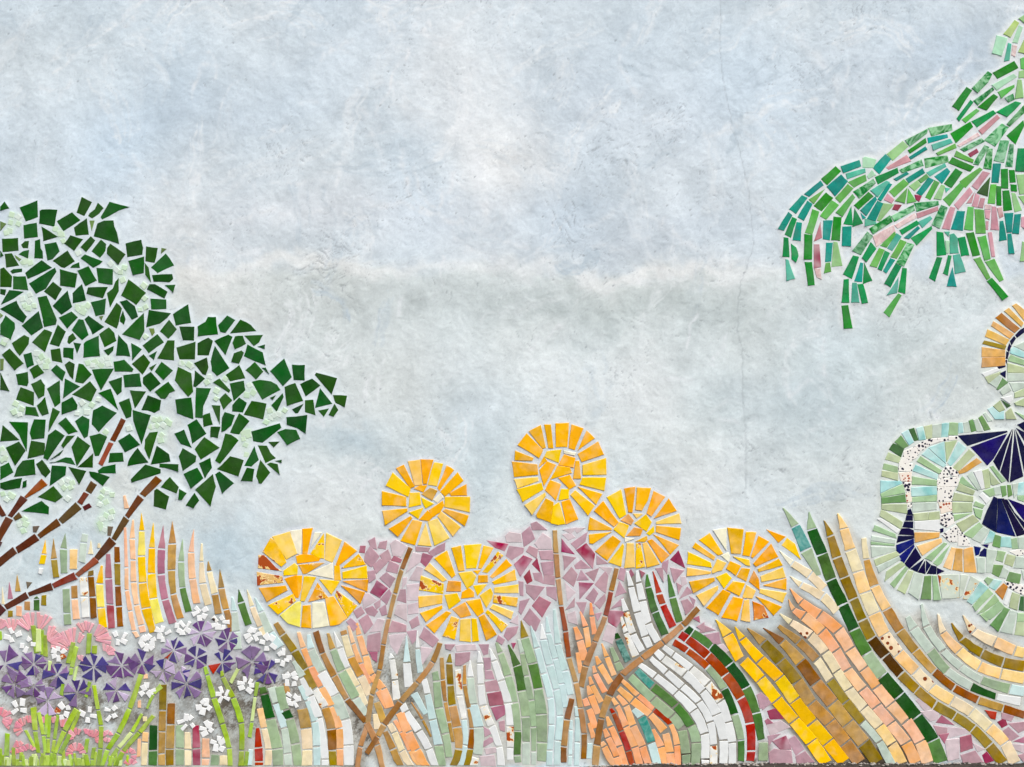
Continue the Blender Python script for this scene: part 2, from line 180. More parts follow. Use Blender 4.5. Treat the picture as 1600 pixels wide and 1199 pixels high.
MAUVE = [(540,800,"""k 115 270 152 270 145 320 110 315;m 180 230 225 205 240 290 200 280;m 270 240 320 230 310 290 255 280;p 350 250 390 222 480 275 430 350 370 340;m 155 330 190 275 260 350 200 430 150 390;m 270 340 330 300 355 370 300 400;M 380 345 435 375 425 395 360 380;
m 215 420 270 370 320 400 240 480;m 330 430 345 385 415 420 400 480 320 460;m 270 520 320 475 385 520 345 590;m 175 470 225 460 230 520 185 550;k 245 540 325 600 265 670 195 630;m 275 680 340 610 355 640 320 720;m 225 720 270 690 265 740 240 760;m 265 760 310 730 320 800 285 810;
p 130 650 180 640 240 690 140 750;m 65 780 120 745 145 790 90 830;m 150 760 210 740 250 780 225 815 170 800;m 105 850 170 805 210 880 150 950;m 10 860 40 835 100 890 60 930;p 190 940 250 840 300 850 275 930;m 175 970 270 945 260 1090 170 1085;M 190 1100 245 1100 240 1170 210 1150;
m 550 275 655 285 645 310 550 305;m 650 320 720 270 775 245 770 300 680 345;M 605 325 680 350 625 425 580 385;p 500 400 530 320 590 335 580 390 500 450 470 480;p 500 530 560 430 600 440 590 540;p 480 575 570 565 565 690 485 690;m 430 610 465 610 470 710 405 690;p 405 730 475 725 475 850 385 800;
p 490 730 565 710 565 790 490 800;p 450 520 475 515 470 560 440 600;m 365 855 470 890 470 935 335 940;m 500 860 560 820 575 880 520 910;p 340 970 465 955 400 1110 350 1040;m 480 940 550 930 545 1000 520 1030;m 615 905 725 1000 680 1055 580 980;p 590 1060 680 1070 600 1190 590 1190;
m 780 1040 850 1040 820 1080 785 1070;m 860 1110 970 1100 965 1160 900 1199 860 1199;p 860 1050 1010 1040 1020 1080 870 1090;m 1045 1040 1115 1040 1110 1110 1080 1120;m 1195 970 1240 1000 1220 1035 1180 1010;m 1265 910 1345 900 1330 950 1270 1005 1240 970;p 1290 860 1345 810 1345 880;k 1300 1030 1325 1030 1310 1070;k 1105 225 1265 255 1240 305 1170 280"""),
(780,800,"""m 250 95 290 80 370 140 260 140;p 50 190 80 160 165 175 175 235 60 235;m 180 170 240 120 275 210 195 270;p 280 250 340 170 400 210 410 290 310 290;m 80 270 190 285 185 320 100 375 55 345;m 215 310 240 270 300 295 290 360;m 315 310 415 305 420 375 330 370;k 120 410 190 345 255 370 165 500;
K 295 370 325 480 260 410;m 330 400 420 390 420 490 350 490;K 235 460 255 540 220 560 195 510;m 265 480 330 480 345 560 280 530;m 350 500 430 505 430 570 350 560;m 210 570 350 590 275 690 215 630;m 370 590 440 590 445 690 375 650;m 155 545 185 550 185 655 165 650;m 165 700 235 680 170 800 155 780;
M 315 665 400 710 335 820 260 735;m 240 760 320 850 285 930 190 840;p 500 140 600 125 560 170;p 580 130 670 125 610 165;p 500 180 560 170 590 200 540 220;m 690 160 670 230 600 290 565 250;k 490 215 585 330 490 310;k 605 300 680 250 745 330 730 440;m 500 345 595 360 510 450;m 590 420 640 380 715 440 600 445;
m 765 345 850 405 765 410;p 780 430 880 440 860 490;m 565 435 610 490 580 580 500 515;m 640 460 695 530 610 535;m 680 480 775 445 740 540;m 830 470 850 500 830 630 750 570;k 625 555 735 560 630 680;p 515 555 595 630 535 690;m 740 600 770 640 735 715 680 675;m 825 645 830 690 785 755 750 720;m 590 675 585 740 520 765;
m 605 710 680 710 655 800;p 535 800 590 780 610 880 545 860;m 720 740 745 750 735 780;m 750 800 800 790 770 850;m 950 440 985 450 970 540 930 520;m 940 545 990 630 910 660;m 965 670 960 730 870 760;k 855 775 970 780 950 850 915 900 855 860;p 850 880 910 910 880 1030 810 1000;m 1280 400 1320 380 1310 480 1275 430;
K 1400 310 1450 435 1340 375;m 1225 445 1275 440 1285 550;M 1100 460 1135 480 1115 510;m 1340 440 1440 460 1370 550;p 1420 510 1455 510 1465 560 1430 580;m 1390 560 1425 580 1400 640;m 1470 590 1510 630 1410 680;m 1425 700 1470 685 1520 740 1460 800;m 1485 660 1530 690 1520 735;M 1030 455 1050 490 1030 510 1015 480;M 1560 820 1565 860 1520 835;m 1550 900 1600 870 1600 940"""),
(660,959,"""m 480 350 530 350 530 430 490 440;m 490 450 540 450 560 510 495 510;m 490 540 580 520 600 600 500 610;M 510 630 620 610 630 710 530 720;M 540 740 640 720 640 790 580 830;m 600 850 640 840 640 920 610 910;m 480 890 550 930 490 960;m 470 1010 530 970 570 990 480 1040;p 490 1060 570 1050 590 1080 500 1100;p 450 1120 560 1110 570 1190 460 1190"""),
(880,959,"""m 1070 150 1090 90 1190 130;m 1110 170 1215 150 1230 230 1180 240;p 1200 260 1250 240 1290 290 1260 310;m 1520 650 1545 620 1600 660 1590 720 1540 740""")]
S5 = 5.0
STEMS = [(380,959,"565 135 55 B 620 310 50 D 710 490 58 T 810 670 50 B 960 850 55 T 1045 1030 60 T 1090 1215 45"),
(380,959,"1310 -520 45 B 1240 -345 40 D 1185 -155 40 T 1138 38 38 T 1095 245 45 D 1065 440 42 T 1005 635 45 T 970 865 50 T 915 1040 45 T 890 1215 45"),
(380,959,"1540 225 45 D 1480 380 50 T 1360 540 50 T 1230 690 55 B 1100 870 55 T 1050 960 50 B 960 1100 45"),
(660,959,"1035 -655 40 T 1045 -470 45 T 1060 -275 45 T 1085 -60 40 R 1120 140 45 R 1145 345 45 T 1200 540 45 T 1235 740 50 T 1265 940 50 B 1260 1140 50"),
(660,959,"1520 -360 40 D 1475 -175 45 R 1430 20 45 T 1350 220 50 T 1275 410 60 T 1240 580 50"),
(880,959,"1060 -45 50 B 935 90 50 T 780 225 55 T 620 350 55 T 460 480 60 B 360 640 65 T 300 820 55 B 265 1030 65 T 250 1190 60")]
STEM_FORK = (660,959,"1170 660 50 B 1130 830 55 T 1105 1040 55 B 1105 1170 50")
B_MID3 = (380,959,5,"""250 70 40 T 310 165 55 D 400 295 60 D 480 440 65 D 555 590 55 W 640 735 65 T 690 905 75 B 695 1070 60 D 705 1215 60;430 140 25 P 470 270 45 O 530 415 50 O 610 575 55 O 690 725 60 O 750 900 60 O 755 1060 55 O 755 1215 50;
510 160 25 C 530 280 60 s 610 460 80 W 710 640 85 s 790 830 90 W 820 1030 85 W 825 1215 75;660 150 20 T 700 280 50 g 770 450 70 g 880 660 75 s 960 800 60;705 140 5 W 755 270 50 W 810 430 55 E 890 570 55 E 960 720 45;780 130 50 T 790 170 50 E 840 340 55 T 920 490 65 E 990 640 65;
820 90 20 P 860 235 35 O 915 390 40 O 1000 550 40;885 70 20 O 905 170 45 O 955 330 50 O 1000 480 60 O 1090 590 65 O 1150 740 65;1050 600 50 O 1130 740 50;1040 690 50 T 1100 850 55;1030 780 40 E 1050 910 60;1220 770 70 O 1285 930 75 O 1350 1070 75 O 1430 1215 70;
1180 830 30 O 1240 925 45 O 1310 1070 50 O 1380 1215 50;1140 860 45 E 1180 930 50 E 1240 1075 55 E 1310 1215 60;1105 920 40 T 1170 1060 55 T 1230 1215 60;390 370 30 s 465 495 65 W 520 645 65 W 590 815 60 W 640 1140 60 W 635 1215 50;440 560 40 C 500 680 45 C 560 845 55 C 575 1040 60 C 575 1215 50;460 740 85 T 490 900 85 E 500 1065 80 E 495 1215 85""")
B_MID3W = (380,959,5,"""1150 310 10 W 1160 355 50 W 1185 520 50 W 1200 680 60 - 1240 710 60 W 1270 770 60 W 1370 920 60 W 1450 1060 60 W 1500 1215 65;1275 170 5 C 1278 385 60 W 1295 580 70;1360 130 5 W 1362 275 35 C 1385 470 50 - 1410 510 50 W 1440 630 50 C 1480 830 60 C 1525 1030 70 g 1555 1215 60;1330 620 60 C 1430 790 40;1310 690 10 T 1400 830 20 T 1470 970 15""")
B_MID4 = (660,959,5,"""95 450 50 g 110 530 55 g 130 740 65 g 180 940 60 g 210 1130 55;150 340 30 T 160 520 35 T 180 690 30 T 210 850 30 T 240 1010 25;215 310 10 D 210 390 50 D 220 560 50 D 235 720 60 T 270 890 70 T 285 1060 60 D 240 1215 60;275 435 45 W 290 640 50 W 325 830 45 C 335 1030 40 C 300 1215 45;
330 400 20 T 330 560 30 T 365 740 35 T 385 900 35 B 375 1060 50 D 345 1215 50;370 360 10 W 375 500 55 s 395 710 70 C 440 890 80 s 430 1105 70 - 410 1120 70 W 395 1200 70;440 290 10 W 450 390 50 W 455 555 50 W 475 720 60 W 540 880 60 W 600 1040 50 W 615 1200 60;
525 270 10 W 560 370 50 W 615 525 60 W 670 700 65 W 685 880 60 W 685 1050 50 W 685 1150 50""")
B_MID4G = (660,959,5,"""575 220 20 g 610 310 50 g 670 490 60 g 720 700 60 g 745 920 55 f 740 1110 55 g 750 1170 50;670 240 10 f 740 410 65 f 780 605 75 g 810 810 70 g 810 1005 60 s 810 1190 60;750 200 20 s 780 310 40 g 810 490 45 g 850 680 55 g 870 890 45 g 870 1080 40 s 870 1200 40;770 50 5 D 800 190 65 g 860 390 75 f 905 590 70 g 930 790 90 g 935 1010 80 g 930 1160 70""")
B_MID4C = (660,959,5,"""845 90 10 C 895 270 50 C 950 470 50 C 1000 660 50 C 1010 870 45 C 995 1070 50 C 990 1200 45;930 80 10 W 945 205 55 C 995 405 55 C 1050 595 55 C 1075 800 50 C 1060 995 55 C 1050 1200 50;970 20 10 C 985 155 40 C 1040 355 45 C 1090 550 50 C 1120 740 45;1030 -40 20 C 1060 240 50 C 1115 450 55 C 1160 640 50;
1200 720 30 C 1210 810 35 C 1210 1005 40 C 1205 1200 40;1165 830 20 C 1160 910 30 C 1155 1110 30 C 1150 1200 30;1310 1010 40 C 1300 1140 40""")
B_FAN = (880,959,5,"""130 -20 10 O 175 105 45 O 200 270 45;90 100 30 O 130 210 60 O 170 370 60;215 -90 15 O 225 20 40 O 245 170 40;110 300 30 O 140 470 40;300 230 10 O 340 340 40 O 400 490 45;255 330 20 O 285 400 50 O 375 550 50;235 405 20 O 250 470 40 O 330 620 50;205 490 20 O 225 560 40 O 300 700 45;190 560 20 O 215 640 55 O 275 790 50;
165 660 40 O 190 730 50;200 745 50 O 255 900 55;200 850 30 O 240 980 40;455 520 30 O 585 640 40 O 710 750 45 R 840 865 40 O 890 1030 50 O 895 1215 50;430 580 40 O 540 680 60 O 680 790 55 O 790 920 70;800 935 55 O 835 1090 65 O 845 1215 60;420 640 30 O 490 720 50 O 545 880 60 O 620 1040 60 O 670 1215 60;
380 660 30 O 420 720 40 O 490 885 55 O 560 1045 60 O 600 1215 60;370 740 20 R 395 780 35 R 455 920 45 R 510 1075 45 R 545 1215 40;340 800 20 O 370 885 50 O 440 1040 55 O 490 1215 50;320 900 30 O 350 970 50 O 420 1120 55 O 440 1215 60;300 1000 30 O 320 1040 50 O 400 1215 60;700 900 25 O 765 1045 60 O 800 1215 50;
545 745 40 C 610 810 70 t 690 1010 70 C 740 1215 70""")
B_FANG = (880,959,5,"""520 490 60 g 700 670 75 g 850 800 75 g 930 890 80;930 910 70 g 960 1100 75 g 960 1215 60;570 440 50 t 700 570 65 f 880 720 65 f 1000 880 70 g 1040 1010 80 g 1030 1215 70;375 260 30 g 420 380 50 g 450 450 60;415 150 20 G 430 200 50 h 510 380 55""")
B_FANW = (880,959,5,"""590 395 40 W 720 490 55 W 880 620 60 W 1020 760 75 W 1105 940 70 W 1110 1140 65 W 1110 1200 55;680 345 40 W 805 460 55 W 930 570 60 W 1060 690 55 W 1150 850 60 W 1175 1030 55 W 1175 1200 60;720 290 50 W 780 350 60 W 950 470 70 W 1090 610 65 W 1200 790 85 W 1255 990 70 W 1250 1200 65;
780 260 40 W 860 320 50 W 1000 430 60 W 1130 550 70 W 1230 685 70 W 1290 850 65 W 1320 1010 65 W 1320 1200 60;500 -335 20 W 530 -210 50 W 580 -10 60 W 640 180 60 W 680 270 50;575 -340 20 W 590 -240 45 W 620 -100 60 W 665 80 60 W 740 225 60;460 -120 20 W 490 -15 50 W 545 160 55 W 620 300 50;450 20 20 W 490 150 40 W 570 340 60""")
B_FANR = (880,959,5,"""655 -310 10 f 665 -205 50 f 720 -10 60 f 800 170 60;700 -335 5 R 750 -155 50 R 780 -70 50 R 860 110 60;820 -310 10 f 855 -125 55 f 910 70 55;960 115 60 G 1010 150 60 f 1160 255 70 G 1300 400 80 G 1430 580 75 f 1510 780 70 f 1550 990 60;910 160 60 R 970 200 65 R 1130 330 70 R 1270 480 75 R 1390 660 75 R 1460 860 75 R 1470 1075 65 R 1460 1160 60;
860 220 50 R 970 290 50 R 1130 420 55 g 1260 590 60 G 1340 790 60 g 1390 990 55 f 1390 1160 50""")
B_R9G = (1180,780,5,"""215 65 5 g 315 212 70 t 400 400 95 g 500 600 40;420 95 5 g 445 238 80 G 525 432 90 f 595 632 85 G 685 828 90 G 775 1022 90 f 875 1208 95 g 995 1382 100 G 1130 1538 100 G 1260 1708 105 G 1390 1888 105 f 1455 2065 110""")
B_R9E = (1180,780,5,"""540 165 5 D 590 288 60 D 640 458 75 D 700 612 75 D 770 782 75 D 840 947 75 D 910 1090 80 n 1020 1228 80 n 1140 1372 75 D 1265 1492 75 D 1405 1610 75 D 1560 1697 72 D 1705 1797 75 D 1830 1928 78 D 1940 2070 85;
645 110 5 e 695 232 70 e 745 398 88 E 805 567 92 e 860 732 95 E 930 897 100 e 1010 1062 100 X 1120 1208 95 e 1255 1348 92 X 1380 1477 88 e 1540 1577 85 E 1690 1667 85 E 1830 1787 88 e 1955 1907 90 E 2030 2070 95;
850 300 40 E 870 470 50 T 935 682 75 e 1030 862 80 T 1135 1032 75 T 1255 1187 70 T 1400 1347 62 B 1555 1475 60 B 1745 1572 60 T 1940 1637 60 B 2110 1692 60""")
B_R8 = (1280,959,5,"""690 20 40 s 740 120 80 s 870 290 80 g 1000 450 70 s 1190 570 65 G 1385 650 50 W 1580 690 70;800 -80 20 s 840 100 60 s 970 290 60 s 1110 420 60 s 1270 520 65 g 1490 590 80 C 1610 610 80;
930 0 10 X 970 150 60 e 1095 292 80 e 1252 412 85 e 1422 472 85 e 1610 510 90;1035 70 5 D 1115 200 60 D 1275 312 72 D 1440 382 80 D 1610 412 85;1125 10 5 X 1210 140 65 E 1375 222 88 e 1530 290 85 e 1610 310 80""")
B_R7Y = (1080,959,5,"""190 45 5 Y 285 168 88 Y 382 362 82 - 408 368 90 Y 543 515 88 Y 668 676 92 Y 805 840 95 Y 940 1002 97 Y 1060 1182 100;340 100 5 Y 400 198 62 a 540 362 85 Y 690 507 95 Y 810 680 100 Y 943 855 102 Y 1072 1008 105 Y 1200 1165 100""")
B_R7T = (1080,959,5,"""435 110 5 T 565 228 75 D 700 372 90 D 830 532 95 T 940 702 95 T 1085 852 100 T 1205 1012 105 T 1320 1172 100;560 110 5 B 712 222 62 T 855 380 95 B 975 542 100 T 1105 702 105 T 1225 862 105 T 1350 1012 110 D 1460 1172 100;
680 95 30 T 840 217 70 T 980 362 70 E 1085 522 70 D 1210 692 75 D 1340 852 60 s 1470 1002 60 s 1570 1200 80""")
B_R7E = (1080,959,5,"""690 0 10 E 780 70 50 X 930 172 85 E 1050 302 82 E 1140 452 78 E 1230 592 78 E 1350 742 82 E 1470 882 85 e 1570 1022 85 e 1650 1182 90""")
B_R7P = (1080,959,5,"""760 -115 5 O 800 -30 40 O 880 20 80 O 1020 142 85 O 1130 290 80 P 1220 442 82 P 1340 592 85 P 1450 727 85 P 1560 862 85 P 1680 1012 90 O 1760 1172 90;770 -200 5 O 860 -90 60 O 1000 12 90 O 1150 132 95 P 1240 282 88 P 1350 432 88 O 1450 572 88 P 1560 710 88 P 1680 842 92 P 1790 1002 95 P 1850 1172 95""")
B_R9C = (1180,780,5,"""185 400 5 c 290 502 52 E 430 592 72 E 540 702 72;270 600 5 E 360 672 52 E 530 762 75 E 640 882 72""")
MAUVE2 = [(1080,959,"""m 515 640 545 620 625 700 560 750;K 600 765 680 740 720 820 620 825;p 590 870 700 840 770 890 620 950;m 600 960 700 940 640 985 610 1030;k 640 1000 740 960 780 1060 700 1060;m 760 990 810 960 880 1060 820 1110;m 610 1090 650 1060 780 1075 790 1170 620 1180;m 820 1120 890 1080 960 1160 830 1170;M 580 840 600 825 635 855 590 865"""),
(1280,959,"""p 760 680 790 660 870 740 830 765;p 800 770 940 750 930 825 870 840;M 920 850 960 800 1055 870;m 900 880 1000 895 1000 930 930 950;p 1010 890 1160 905 1170 930 1020 970;M 940 950 1010 940 980 1010;p 985 990 1090 980 1090 1130 1010 1150;M 1105 970 1185 950 1200 1050 1110 1080;m 1110 1110 1220 1075 1280 1160 1130 1175;K 1280 1110 1310 1085 1360 1150 1300 1170;p 1200 1010 1290 1060 1240 1080;
m 1430 780 1520 805 1500 840 1430 820;K 1400 850 1450 820 1470 870 1430 890;m 1480 860 1600 850 1600 910 1560 930;m 1440 920 1480 890 1560 960 1490 1000;M 1520 1000 1600 970 1600 1010;p 1500 1020 1600 1030 1600 1090 1530 1060;m 1560 1110 1600 1100 1600 1160""")]
B_SINGLE = [(1080,959,"g 530 1010 600 1010 600 1150 525 1150"),(1280,959,"R 1295 755 1390 770 1380 830 1340 820")]
S66 = 1600/240
BUTTERFLY = [(1360,640,S66,"""f 1130 90 1165 65 1250 205 1190 220;s 1080 110 1115 100 1170 225 1110 230;f 1030 120 1065 105 1105 220 1055 235;s 975 140 1020 130 1045 235 985 240;C 920 145 960 140 970 240 920 250;g 825 140 915 145 910 265 815 265;C 750 150 820 145 805 285 740 290;s 655 165 740 150 735 290 645 295;
v 560 180 640 160 645 295 590 310;C 480 200 545 180 575 310 510 320;G 405 210 455 195 500 320 460 325;C 330 250 395 215 450 340 405 370;f 255 340 320 275 395 380 350 405;G 200 415 240 355 350 410 320 495;v 160 520 190 450 315 500 300 560;g 130 620 145 565 285 600 285 660;v 120 695 125 640 285 665 285 740;
C 110 745 320 750 330 770 110 870;g 110 885 335 785 360 870 120 915;f 120 925 360 885 370 965 120 980;v 120 990 380 990 385 1085 120 1040;z 815 285 910 285 910 315 820 320;z 740 295 810 290 810 320 740 335;z 590 315 735 298 735 330 620 370 520 440 465 385;z 350 440 460 390 515 440 480 500 400 560 340 560;
z 300 560 340 500 390 560 440 570 430 650 300 640;Z 300 660 430 660 430 750 320 745;z 340 760 425 760 430 850 380 870;Z 375 880 430 860 435 960 380 970;z 385 980 430 980 430 1020 390 1030;C 540 470 600 410 790 580 760 600;C 610 400 770 340 785 560;v 780 345 900 325 795 550;C 810 560 920 340 1000 400 840 590;
v 860 610 1030 420 1090 470 920 640;T 920 650 1110 510 1160 550 1000 650 930 670;g 490 540 525 490 745 640 720 670;C 445 640 475 580 705 680 695 730;g 440 700 690 740 690 795 435 780;C 425 815 690 805 690 885 430 905;g 440 920 690 895 690 955 435 965;s 445 980 690 970 690 1040 440 1070;v 450 1090 600 1075 600 1150 460 1155;v 615 1075 720 1065 720 1145 610 1150;
z 720 660 780 610 830 700 720 720;z 790 600 840 600 910 650 920 700 850 690;z 700 730 910 705 930 740 900 800 700 800;z 700 810 880 810 850 900 850 960 700 960;Z 710 970 850 970 850 1060 740 1090;z 730 1100 850 1080 880 1180 800 1230 730 1190;g 920 760 960 700 1110 840 1090 830;s 1010 690 1060 650 1150 830 1120 840;W 1080 650 1160 630 1190 820 1160 830;
v 1170 640 1230 620 1250 810 1200 825;v 1240 640 1350 770 1280 790 1260 780;g 1250 600 1280 590 1410 740 1370 760;v 930 770 1090 850 1070 890 900 840;v 880 870 1070 910 1070 960 860 950;v 860 970 1060 975 1060 1065 860 1080;g 870 1100 1060 1080 880 1160;v 900 1190 1070 1100 1130 1160 960 1280;g 980 1300 1140 1180 1170 1220 1060 1340;s 1060 1350 1180 1230 1240 1260 1150 1390;
C 1190 1400 1250 1265 1300 1290 1270 1380;f 1275 1420 1300 1305 1360 1325 1350 1440;C 1370 1330 1460 1330 1470 1440 1360 1430;g 1470 1350 1525 1340 1540 1450 1480 1450;s 1540 1335 1600 1330 1600 1460 1550 1450;W 1140 900 1170 870 1250 940 1210 980;g 1180 850 1280 820 1300 890 1250 910;s 1285 815 1350 805 1360 885 1305 890;f 1360 800 1410 795 1420 890 1380 910;f 1430 790 1460 790 1480 890 1440 910;
s 1480 780 1540 770 1530 880 1500 920;C 1550 770 1600 760 1600 890 1530 890;g 1535 905 1600 900 1600 960 1540 940;g 1100 960 1190 1000 1170 1030 1080 1000;g 1080 1030 1170 1050 1150 1140 1100 1110;N 920 275 1425 225 1430 235 1015 375;i 1050 395 1425 255 1285 510 1220 580;N 1285 540 1480 205 1345 640;N 1360 650 1490 210 1440 755;N 1460 755 1505 210 1590 695;N 1515 210 1605 390 1605 650;N 1525 195 1605 240 1605 330;N 1540 160 1605 130 1605 220;
N 1290 910 1325 930 1310 1275 1170 1190;i 1335 930 1360 930 1510 1320 1320 1280;N 1372 930 1390 930 1605 1270 1605 1300 1530 1320;N 1405 940 1425 940 1500 1080 1605 1180 1605 1240;i 1440 935 1605 1000 1605 1160"""),
(1360,790,S66,"""v 115 50 150 60 335 175 320 245 100 110;W 80 145 110 135 310 260 280 290;g 50 210 260 300 270 340 30 260;s 20 320 260 360 255 400 10 365;g 10 380 250 410 250 420 10 405;s 10 430 255 440 270 470 20 540;v 40 570 270 482 300 520 60 630;s 70 640 300 535 320 560 90 700;v 170 690 330 590 360 620 150 790;g 210 820 370 640 390 660 250 860;
v 285 880 400 680 450 690 360 920;s 400 910 465 700 550 720 500 980;f 570 740 635 735 630 980 530 975;g 650 735 690 735 735 980 660 985;A 710 730 920 720 920 960 750 970;A 945 725 1020 730 960 940 930 960;A 1050 740 1140 790 1010 980 970 970;C 1150 800 1230 860 1060 1030 1010 1000;g 1230 870 1280 920 1100 1100 1070 1050;g 1300 930 1340 990 1180 1110 1120 1130;g 1340 1000 1400 1060 1250 1190 1170 1150;
f 1400 1065 1450 1085 1380 1210 1300 1210;s 1460 1095 1530 1115 1500 1210 1430 1210;g 1540 1125 1600 1125 1600 1210 1530 1210;N 395 50 420 40 440 95 385 95;N 380 105 440 105 440 155 370 155;N 360 170 445 170 445 235 340 225;N 330 240 400 240 450 260 455 310 300 300;N 295 320 455 320 450 340 280 385;i 275 415 450 350 455 395 310 500 275 470;i 305 530 455 410 460 430 350 600 320 575;
N 360 610 470 445 530 545 410 655;N 425 660 560 560 490 690;N 500 695 570 580 570 710;N 585 580 630 620 580 705;N 640 625 690 640 685 715 595 710;N 700 655 770 685 700 715;W 460 170 720 150 725 270 460 245;T 465 285 720 285 715 330 470 385;e 490 425 740 345 745 385 545 520;g 575 550 770 390 800 400 640 580;g 660 600 835 410 740 600 700 630;e 765 640 850 440 890 450 840 670;
T 860 670 895 450 960 455 960 690;T 975 460 1065 440 1105 700 980 695;s 1110 550 1195 540 1190 700 1120 700;z 750 310 890 210 905 230 905 380 830 380;z 915 235 1020 360 1045 430 915 420;N 725 250 760 240 760 270 735 285;i 1085 430 1150 440 1130 510 1100 520;i 1160 410 1230 410 1220 440;i 1150 490 1190 450 1210 460 1205 535 1140 525;
s 1215 455 1320 470 1280 600 1270 700 1210 700;g 1330 475 1410 490 1380 590 1310 570;v 1430 510 1510 530 1480 640 1400 610;s 1520 535 1600 545 1600 660 1500 650;f 1290 620 1385 630 1340 745 1270 710;s 1390 650 1440 680 1410 760 1350 750;f 1455 695 1570 720 1550 820 1420 785;s 1580 680 1600 680 1600 780;g 1190 780 1220 750 1280 770 1230 830;C 1280 770 1370 790 1300 880 1240 850;
b 1390 815 1430 850 1380 980 1305 900;W 1440 870 1480 900 1420 1040 1390 1020;v 1480 905 1560 930 1530 1090 1450 1060;G 1570 950 1600 950 1600 1100 1550 1090;z 1400 790 1540 820 1600 840 1600 935 1540 910 1440 855;z 1450 480 1600 450 1600 510 1540 530"""),
(1480,460,1600/120,"""T 1370 240 1440 200 1605 330 1605 540;T 1200 350 1290 290 1590 600 1550 670;b 1020 490 1140 395 1510 710 1410 800;T 930 660 970 570 1390 830 1310 920;T 800 880 850 740 1290 950 1220 1060;D 745 1030 780 970 1230 1080 1200 1150;N 1430 850 1540 740 1605 705 1605 790 1460 900;N 1320 980 1400 880 1430 920 1350 1050;N 1260 1150 1300 1035 1335 1080 1290 1190"""),
(1480,540,10.0,"""T 545 175 550 30 905 75 905 170;T 545 340 555 195 905 190 905 310;N 935 100 965 115 945 205 925 200;N 920 235 935 230 935 290;N 795 335 910 315 910 330 800 365;N 830 440 915 400 910 500;s 1050 10 1205 -50 1205 80;C 1000 60 1040 30 1205 110 1205 190 990 120;g 970 200 1000 150 1205 230 1205 310 960 240;v 950 280 1205 350 1205 430 950 420;s 950 440 1205 440 1205 550 950 560;
s 980 590 1205 590 1205 660 1040 720;v 1060 740 1205 680 1205 790 1060 815;W 550 440 790 350 820 390 590 490;v 595 500 840 410 820 450 650 590;s 670 590 810 470 850 490 770 660;f 780 680 870 515 950 580 800 690;s 830 720 950 600 1000 700 870 775;W 850 820 1010 790 1020 850 980 910;G 850 850 990 940 940 970;v 725 950 830 865 900 1000 820 1040;C 640 1000 710 960 810 1050 890 1030 890 1150 750 1150;
s 570 1070 600 1050 700 1170 640 1190;v 920 1050 1000 980 1080 1150 930 1150;v 1060 900 1205 830 1205 950 1080 930;g 1070 1040 1205 1100 1205 1150"""),
(1280,959,5.0,"g 1260 10 1320 -20 1370 0 1310 60;f 1340 90 1440 -30 1470 -10 1400 140;s 1420 140 1490 5 1540 5 1510 160;v 1530 165 1560 5 1600 5 1600 175")]
